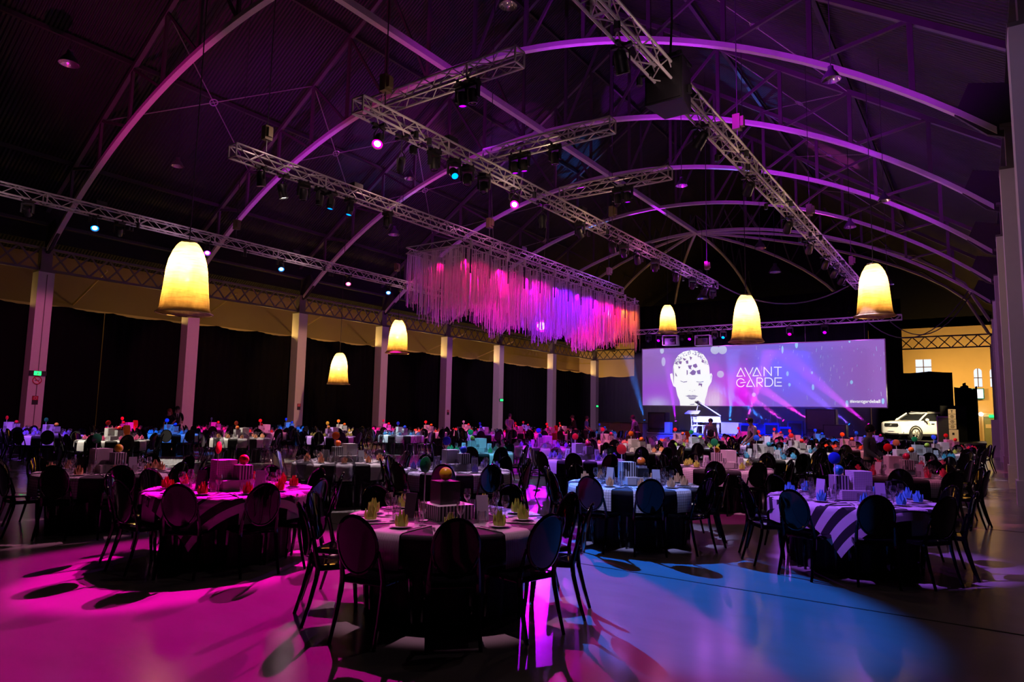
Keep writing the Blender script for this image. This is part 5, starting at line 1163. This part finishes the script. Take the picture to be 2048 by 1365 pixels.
def orange_vase():
    b = MB()
    for off in (0, .02):
        def fn(i, j, off=off):
            s = j/10; a = (i/8-.5)*1.9; z = .42*s; y = .06*math.sin(s*PI*1.3)-.05*s*s*2; w = .06+.05*math.sin(s*PI*.9)+.02*s
            return (w*math.sin(a), y-w*.6*math.cos(a)+.05+off, z)
        b.grid(fn, 8, 10)
    return b
cl = MB(); NA = 80
def clf(i, j):
    t = 2*PI*i/NA; r, z, am = ((.001, ZTOP, 0), (.6, ZTOP, 0), (.885, ZTOP, 0), (.905, ZTOP-.004, 0), (.917, ZTOP-.02, 0), (.905, ZTOP-.08, .006), (.80, .56, .016), (.685, .47, .02), (.665, .3, .024), (.67, .012, .03))[j]
    r += am*(math.sin(20*t)+.4*math.sin(13*t+1)); return (r*math.cos(t), r*math.sin(t), z)
cl.grid(clf, NA, 9, closed_u=True); CLOTH = cl.mesh('tablecloth', 60, 'black_cloth')
TOPM = MB().lathe([(.88, 0), (.89, .005), (.89, .022), (.88, .026)], 40).mesh('table_top', mat='card_black')
LEGM = MB().box((0, 0, .36), (.05, .05, .72)).mesh('leg', mat='card_black')
def overlay():
    b = MB(); S = 1.04; n = 40
    def fn(i, j):
        x = -S+2*S*i/n; y = -S+2*S*j/n; r = math.hypot(x, y); t = math.atan2(y, x); z = ZTOP+.007
        if r > .91:
            e = r-.91; rr = .945+.012*math.sin(9*t)+.03*e; z -= max(0, e-.02); px, py = rr*math.cos(t), rr*math.sin(t)
        else: px, py = x, y
        return ((px, py, z), (x, y))
    return b.grid(fn, n, n)
OVER = overlay().mesh('striped_overlay', 60, 'overlay_stripe')
MESH = {}
def KM(key, mb, smooth=50):
    """shared mesh by shape and material"""
    shape, mat = key
    if key not in MESH: MESH[key] = (mb() if callable(mb) else mb).mesh(shape, smooth, mat)
    return MESH[key]
# ---- collector: the nearest 300 of a kind are things of their own, the rest one 'stuff' object
ITEMS = {}
def put(kind, key, maker, loc, rz, label, cat, group, smooth=50):
    p = pix((loc[0], loc[1], loc[2]+.1))
    if p[2] < .5 or not (-70 < p[0] < 2118 and p[1] < 1560): return
    ITEMS.setdefault(kind, []).append((p[2], key, maker, loc, rz, label, cat, group, smooth))
def flush():
    for kind, L in ITEMS.items():
        L.sort(key=lambda a: a[0])
        far = {}
        for i, (d, key, maker, loc, rz, label, cat, group, smooth) in enumerate(L):
            if i < 300:
                O(kind, KM(key, maker, smooth), None, None, loc, rz, label=label, cat=cat, group=group)
            else: far.setdefault(key[1], []).append((key, maker, loc, rz))
        for mat, lst in far.items():
            V, F, o, UV = [], [], 0, {}
            for key, maker, loc, rz in lst:
                mb = maker() if callable(maker) else maker; a = np.array(mb.v); c, s = math.cos(rz), math.sin(rz)
                V.append(np.stack([a[:, 0]*c-a[:, 1]*s+loc[0], a[:, 0]*s+a[:, 1]*c+loc[1], a[:, 2]+loc[2]], 1))
                F += [tuple(q+o for q in f) for f in mb.f]
                if mb.uv:
                    for q, u in mb.uv.items(): UV[q+o] = u
                o += len(a)
            J = MB(); J.v = [tuple(p) for p in np.concatenate(V)]; J.f = F; J.uv = UV or None
            O('distant_'+kind+'_rows', J, mat, kind='stuff', smooth=50, label='the many far-off %s too small to tell apart, %s' % (kind.replace('_', ' '), mat.replace('_', ' ')), cat=kind.replace('_', ' '))

# ---- the tables: (paddle pixel, row depth) give the position; the first seven were measured directly
TB = []
def T(x, y, row, col, paddle, ball, nap, light, style='check', chairs='black', phase=None, blk='R'):
    TB.append(dict(x=x, y=y, row=row, col=col, paddle=paddle, ball=ball, nap=nap, light=light, style=style, chairs=chairs, phase=phase, blk=blk))
def TP(px, py, Y, row, col, *a, **k):
    d = ray(px, py); X = Y*d.x/d.y; T(X, Y, row, col, *a, **k)
L_W = (1, .86, .72)
T(-4.05, 4.80, 0, 1, 'green', 'yellow', 'lime', ((1, .45, .75), 260), 'pinstripe', phase=-47)
T(-7.33, 4.75, 0, 2, 'red', 'red', 'red', (MAG, 2600), 'overlay', phase=-56)
T(-10.5, 4.80, 0, 3, 'green', 'yellow', 'tan', ((1, .3, .6), 420), 'check', phase=-52)
T(-1.38, 9.15, 1, 0, 'blue', 'teal', 'sky', (VIO, 900), 'overlay', phase=-70)
T(-4.13, 8.95, 1, 1, 'red', 'orange', 'tan', ((.4, .4, 1), 700), 'check', phase=-92)
T(-7.3, 8.85, 1, 2, 'blue', 'blue', 'purple', ((.75, .5, 1), 900), 'check', phase=-60)
T(-9.95, 8.75, 1, 3, 'orange', 'orange', 'peach', ((1, .7, .85), 700), 'plain', 'ghost', phase=-75)
T(-1.3, 13.9, 2, 0, 'red', 'crimson', 'crimson', (PNK, 380), 'check', phase=-85)
T(-4.2, 13.2, 2, 1, 'green', 'yellow', 'lime', ((1, .45, .7), 600), 'check', phase=-80)
T(-7.3, 13.2, 2, 2, 'red', 'crimson', 'purple', (VIO, 1300), 'plain', 'mixed', phase=-70)
T(-10.4, 13.4, 2, 3, 'green', 'lime', 'green', (CYA, 900), 'plain', 'black', phase=-60)
TP(1809, 884, 17.3, 3, 0, 'terracotta', 'orange', 'crimson', ((.9, .6, .8), 500), 'check')
TP(1527, 879, 17.2, 3, 1, 'blue', 'teal', 'sky', ((1, .8, .9), 700), 'check')
TP(1274, 868, 17.2, 3, 2, 'orange', 'orange', 'peach', ((1, .6, .6), 900), 'check')
TP(1088, 865, 17.0, 3, 3, 'blue', 'blue', 'purple', (PUR, 1300), 'plain', 'ghost')
TP(1843, 879, 21.3, 4, 0, 'green', 'lime', 'teal', ((.6, .7, 1), 500), 'plain')
TP(1594, 866, 21.2, 4, 1, 'red', 'red', 'sky', ((1, .8, .85), 800), 'check')
TP(1393, 868, 21.3, 4, 2, 'green', 'lime', 'lime', ((.8, .85, 1), 900), 'check')
TP(1215, 862, 21.2, 4, 3, 'crimson', 'crimson', 'peach', (PNK, 900), 'plain')
TP(1879, 870, 25.2, 5, 0, 'blue', 'blue', 'lime', ((.8, .6, 1), 600), 'check')
TP(1695, 866, 25.2, 5, 1, 'orange', 'orange', 'orange', (PNK, 800), 'check')
TP(1526, 862, 25.2, 5, 2, 'red', 'red', 'sky', ((.6, .5, 1), 1100), 'plain')
TP(1359, 861, 25.2, 5, 3, 'red', 'orange', 'orange', ((1, .4, .6), 1000), 'plain', 'ghost')
TP(1902, 868, 29.3, 6, 0, 'red', 'red', 'crimson', (PNK, 700), 'plain')
TP(1722, 864, 29.2, 6, 1, 'teal', 'teal', 'pink', (VIO, 900), 'check')
TP(1588, 861, 29.2, 6, 2, 'red', 'orange', 'pink', (PNK, 1100), 'plain')
TP(1425, 861, 29.2, 6, 3, 'green', 'lime', 'pink', (PNK, 1000), 'plain')
TP(1754, 860, 33.3, 7, 0, 'red', 'red', 'purple', (VIO, 1000), 'plain')
TP(1638, 858, 33.3, 7, 1, 'blue', 'blue', 'sky', (BLU, 1000), 'plain')
TP(1556, 861, 33.3, 7, 2, 'red', 'red', 'pink', (PNK, 1000), 'plain')
TP(1484, 857, 33.4, 7, 3, 'red', 'red', 'red', (MAG, 1000), 'plain')
# left block, beyond the open aisle
TP(25, 840, 9.6, 1, 2, 'red', 'red', 'purple', (VIO, 1000), 'plain', blk='L')
TP(105, 839, 9.4, 1, 1, 'green', 'yellow', 'purple', (VIO, 1300), 'plain', blk='L')
TP(230, 846, 9.4, 1, 0, 'red', 'red', 'pink', (L_W, 1300), 'plain', blk='L')
TP(254, 838, 13.3, 2, 2, 'red', 'red', 'red', (MAG, 900), 'plain', blk='L')
TP(344, 842, 13.2, 2, 1, 'blue', 'blue', 'sky', (BLU, 1400), 'plain', blk='L')
TP(483, 849, 13.2, 2, 0, 'orange', 'orange', 'peach', (L_W, 1000), 'plain', 'ghost', blk='L')
TP(431, 840, 17.3, 3, 2, 'green', 'yellow', 'pink', (MAG, 800), 'plain', blk='L')
TP(529, 844, 17.2, 3, 1, 'red', 'red', 'red', (PNK, 900), 'plain', blk='L')
TP(664, 850, 16.9, 3, 0, 'yellow', 'yellow', 'lime', ((.8, .4, 1), 1100), 'plain', blk='L')
TP(579, 842, 21.3, 4, 2, 'blue', 'blue', 'sky', (BLU, 900), 'plain', blk='L')
TP(684, 846, 21.2, 4, 1, 'orange', 'orange', 'yellow', (L_W, 1000), 'plain', blk='L')
TP(804, 851, 20.4, 4, 0, 'blue', 'blue', 'sky', ((.6, .85, 1), 1500), 'plain', 'ghost', blk='L')
TP(773, 845, 25.3, 5, 2, 'crimson', 'red', 'pink', (MAG, 1500), 'plain', blk='L')
TP(858, 845, 25.2, 5, 1, 'red', 'orange', 'orange', ((1, .2, .4), 1300), 'plain', blk='L')
TP(967, 848, 25.0, 5, 0, 'blue', 'blue', 'pink', (VIO, 1300), 'plain', blk='L')
TP(933, 846, 29.3, 6, 2, 'grey', 'red', 'red', (PNK, 1300), 'plain', blk='L')
TP(1037, 849, 29.2, 6, 1, 'red', 'red', 'red', (MAG, 1300), 'plain', blk='L')
TP(1100, 850, 29.2, 6, 0, 'red', 'orange', 'pink', (MAG, 1300), 'plain', blk='L')
TP(1052, 846, 33.6, 7, 2, 'red', 'red', 'pink', (VIO, 1300), 'plain', blk='L')
TP(1125, 848, 33.3, 7, 1, 'red', 'orange', 'pink', (PNK, 1300), 'plain', blk='L')
TP(1205, 851, 33.2, 7, 0, 'blue', 'blue', 'sky', (BLU, 1500), 'plain', blk='L')
def where(t):
    if t['blk'] == 'R': return '%s row, %s from right' % (ordn(t['row']), ordn(t['col']))
    return 'left block, %s row, %s from aisle' % (ordn(t['row']-1), ordn(t['col']))
SEAT = ['seat nearest camera', 'first seat right', 'second seat right', 'third seat right', 'fourth seat right', 'farthest seat', 'fourth seat left', 'third seat left', 'second seat left', 'first seat left']
pin = MB().lathe([(.03, .08), (.05, .06), (.055, -.08), (.045, -.08)], 8); 
PINB = pin.mesh('body', 40, 'fixture_black'); PINL = MB().lathe([(.02, -.082), (.044, -.08)], 8).mesh('lens', 0, 'lens_off')
VASES = {(1, 0, 'L'), (2, 2, 'L'), (3, 3, 'R'), (5, 3, 'R'), (6, 0, 'L')}
RB = random.Random(11)
for t in TB:
    x, y = t['x'], t['y']; W = where(t); R = math.hypot(x, y)
    ph = math.radians(t['phase'] if t['phase'] is not None else math.degrees(math.atan2(-y, -x))+RB.uniform(-16, 16))
    tb = E('banquet_table', (x, y, 0), 'round table under black floor-length cloth, '+W, 'table', 'round banquet tables', ph)
    O('tablecloth', CLOTH, None, tb)
    if R < 16:
        O('table_top', TOPM, None, tb, (0, 0, ZTOP-.04))
        for k in range(4): O('leg', LEGM, None, tb, (.45*math.cos(k*PI/2), .45*math.sin(k*PI/2), 0))
    if t['style'] == 'overlay':
        O('striped_overlay', OVER, None, None, (x, y, 0), ph+math.radians(45 if t['col'] else 27), label='black and white striped square overlay on the table, '+W, cat='table overlay', group='striped overlays')
    rs = {'overlay': 'plain'}.get(t['style'], t['style'])
    near = R < 11.2; k0 = round((math.atan2(-y, -x)-ph)/(2*PI/10)) % 10
    for k in range(10):
        a = ph+2*PI*k/10+RB.uniform(-.03, .03); ca, sa = math.cos(a), math.sin(a)
        seat = SEAT[(k-k0) % 10]; sq = (seat+', ') if R < 19 else ''; sn = (seat+', ') if R < 12 else ''
        # chair
        rr = .92+RB.uniform(-.02, .07); loc = (x+rr*ca, y+rr*sa, 0); rz = a+PI/2+RB.uniform(-.07, .07)
        gh = t['chairs'] == 'ghost' and k not in (3, 7) or (t['chairs'] == 'mixed' and k in (5, 6, 7, 8))
        cm = 'ghost_poly' if gh else 'black_poly'; cw = 'clear' if gh else 'black'
        if near:
            kk = k if k else 0
            c = E('oval_back_chair', loc, '%s oval-back chair, %s, table in %s' % (cw, seat, W), 'chair', 'chairs at the table, '+W, rz)
            for pn in CP: O(pn.rstrip('0123'), KM((pn.rstrip('0123')+pn[len(pn.rstrip('0123')):], cm), CP[pn], 45), None, c)
            NEARCH = globals().setdefault('NEARCH', [0]); NEARCH[0] += 1
        else:
            put('oval_back_chair', ('oval_back_chair', cm), CH_ALL, loc, rz, '%s oval-back chair, %stable in %s' % (cw, sq, W), 'chair', 'chairs at the table, '+W, 45)
        # place setting
        def P(r, da=0): return (x+r*math.cos(a+da), y+r*math.sin(a+da))
        if t['style'] != 'none' and (k % 1 == 0):
            put('cloth_runner', ('cloth_runner', 'runner_'+rs), runner, (x, y, .008 if t['style'] == 'overlay' else 0), a-PI/2, '%s cloth strip over table edge, %s%s' % ({'check': 'checked', 'plain': 'plain white', 'pinstripe': 'pinstriped'}[rs], sn, W), 'table runner', 'cloth strips on the table, '+W, 60)
        zt = ZTOP+(.022 if t['style'] == 'overlay' else .012)
        put('side_plate', ('side_plate', 'white_china'), plate, (*P(.70), zt), a, 'white plate on table, '+sn+W, 'plate', 'plates on the table, '+W)
        put('folded_napkin', ('folded_napkin', 'napkin_'+t['nap']), napkin, (*P(.70), zt+.012), a+RB.random(), '%s crown-folded napkin, %stable in %s' % (t['nap'], sn, W), 'napkin', 'napkins on the table, '+W, 0)
        put('wine_glass', ('wine_glass', 'glassware'), wine, (*P(.53, .17), zt-.002), a, 'clear stemmed wine glass, '+sn+'table in '+W, 'glass', 'wine glasses on the table, '+W)
        put('water_glass', ('water_glass', 'glassware'), tumbler, (*P(.47, .02), zt-.002), a, 'clear water tumbler, '+sn+'table in '+W, 'glass', 'tumblers on the table, '+W)
        if R < 14:
            put('table_knife', ('table_knife', 'cutlery_steel'), knife, (*P(.72, .18), zt), a+PI/2, 'steel knife, '+sn+'table in '+W, 'knife', 'knives on the table, '+W, 0)
            put('table_fork', ('table_fork', 'cutlery_steel'), fork, (*P(.72, -.18), zt), a+PI/2, 'steel fork, '+sn+'table in '+W, 'fork', 'forks on the table, '+W, 0)
    # centrepiece boxes, ball, paddle, cards
    va = math.atan2(-y, -x); v = RB.random(); zt = ZTOP+(.013 if t['style'] == 'overlay' else .004)
    def C(u, w): return (x+u*math.cos(va+PI/2)+w*math.cos(va), y+u*math.sin(va+PI/2)+w*math.sin(va))   # u to the right as seen, w towards the camera
    def bx(name, a, h, mat, u, w, z, rot, lab):
        return O('display_box', uvbox(a, h), mat, None, (*C(u, w), z), va+PI/2+rot, label=lab+', '+W, cat='box', group='display boxes on the tables')
    first = t['row'] == 0 and t['col'] == 1 and t['blk'] == 'R'
    if first:
        bx('b', .36, .125, 'box_stripe', 0, 0, zt, .5, 'low black and white striped box on the table'); bx('b', .2, .2, 'box_black', -.02, 0, zt+.127, .5, 'black cube on the striped box')
        zb = zt+.127+.202; ub, wb_ = -.02, 0
    elif (t['row'], t['col'], t['blk']) == (1, 1, 'R'):
        bx('b', .36, .1, 'box_grid', .02, 0, zt, .4, 'low checked box on the table'); bx('b', .19, .2, 'box_stripe', -.09, 0, zt+.102, .4, 'tall striped box on the checked box'); bx('b', .16, .12, 'box_black', .11, .02, zt+.102, .4, 'black cube beside the tall striped box')
        bx('b', .12, .03, 'box_fine_stripe', .11, .02, zt+.224, .4, 'thin striped lid on the black cube'); zb = zt+.256; ub, wb_ = .11, .02
    else:
        bx('b', .37, .11, 'box_white' if v < .5 else 'box_grid', .0, 0, zt, .45, 'low pale box on the table')
        q = 1 if v < .6 else -1
        bx('b', .22, .22, 'box_grid' if v < .8 else 'box_white', -.095*q, -.05, zt+.112, .45, 'large gridded box on the low box')
        bx('b', .165, .165, 'box_stripe' if R < 14 else 'box_fine_stripe', .12*q, .075, zt+.112, .45, 'striped box standing in front'); zb = zt+.112+.167; ub, wb_ = .12*q, .075
    O('display_ball', KM(('display_ball', 'paint_'+t['ball']), MB().sphere((0, 0, .06), .06, 16, 10), 60), None, None, (*C(ub, wb_), zb), 0, label='%s ball on a box on the table, %s' % (t['ball'], W), cat='ball', group='coloured balls')
    pp = C(-.16 if not first else -.2, .2); pd = E('number_paddle', (*pp, zt), '%s round paddle on a stick on the table, %s' % (t['paddle'], W), 'paddle', 'round paddles on sticks', va+PI/2+({(0, 1): .9, (0, 2): 1.15, (0, 3): .5}.get((t['row'], t['col']), RB.uniform(-.4, .5)) if t['blk'] == 'R' else RB.uniform(-1, 1)))
    O('stick', KM(('stick', 'stick_white'), MB().tube([(0, 0, 0), (0, 0, .42)], .006, 6).lathe([(.04, 0), (.04, .006), (.01, .008)], 12)), None, pd)
    O('disc', KM(('disc', 'paint_'+t['paddle']), MB().lathe([(.066, -.006), (.071, -.003), (.071, .003), (.066, .006)], 24).xf(Matrix.Translation((0, 0, .485)) @ Matrix.Rotation(PI/2, 4, 'X'))), None, pd)
    if first:
        fcv = bpy.data.curves.new('numeral', 'FONT'); fcv.body = '2'; fcv.size = .08; fcv.extrude = .001; fcv.align_x = 'CENTER'; fcv.align_y = 'CENTER'
        fo = bpy.data.objects.new('numeral', fcv); COL.objects.link(fo); dg = bpy.context.evaluated_depsgraph_get(); me = bpy.data.meshes.new_from_object(fo.evaluated_get(dg)); bpy.data.objects.remove(fo)
        M('numeral_dark', (.004, .1, .03), .4); me.materials.clear(); me.materials.append(MATS['numeral_dark'])
        nu = O('numeral', me, None, pd, (0, -.0075, .485)); nu.rotation_euler = (PI/2, 0, 0)
    if R < 22:
        for i, (u, w, rz, mt) in enumerate(((.31, .12, .3, 'card_grey'), (-.32, -.02, -.5, 'card_black' if t['row'] == 0 else 'card_grey'))):
            O('menu_card', KM(('menu_card', mt), card, 0), None, None, (*C(u, w), zt), va+PI/2+rz, label='%s folded menu card on the table, %s' % ('grey' if mt == 'card_grey' else 'black', W), cat='menu card', group='menu cards')
    if (t['row'], t['col'], t['blk']) in VASES:
        o = O('orange_vase', KM(('orange_vase', 'paint_orange'), orange_vase, 60), None, None, (*C(.30, -.16), zt), va+PI/2, label='curved orange sculptural vase on the table, '+W, cat='vase', group='orange vases')
    # pin spot for this table on the nearest truss
    c, pw = t['light']; TX = min((XA, XB, XCC, XD_), key=lambda q: abs(q-x)); lim = {XA: (8.6, 27.9), XB: (8.6, 28.7), XCC: (3.4, 31.7), XD_: (3, 36)}[TX]
    ly = min(max(y-3.2, lim[0]+.5*t['col']), lim[1]-.35*(t['col']+(.17 if t['row'] > 6 else 0))); lx = TX+(.3 if x > TX else -.3)
    f = E('pin_spot', (lx, ly, ZR-.2), 'tiny pin spot aimed at table, '+W, 'stage light', 'pin spots on the trusses'); O('body', PINB, None, f); O('lens', PINL, None, f); O('arm', KM(('arm'+('a' if lx > TX else 'b'), 'fixture_black'), MB().box(((-.105 if lx > TX else .105), 0, .06), (.21, .035, .04)), 0), None, f)
    d = math.dist((lx, ly, ZR), (x, y, .75)); an = 2*math.degrees(math.atan(1.25/d))
    spot(None, (lx, ly, ZR-.36), (x, y, .75), c, 3.2*pw*(d/7.0)**2, an, .35, .05, 'pin_spot_light')
flush()
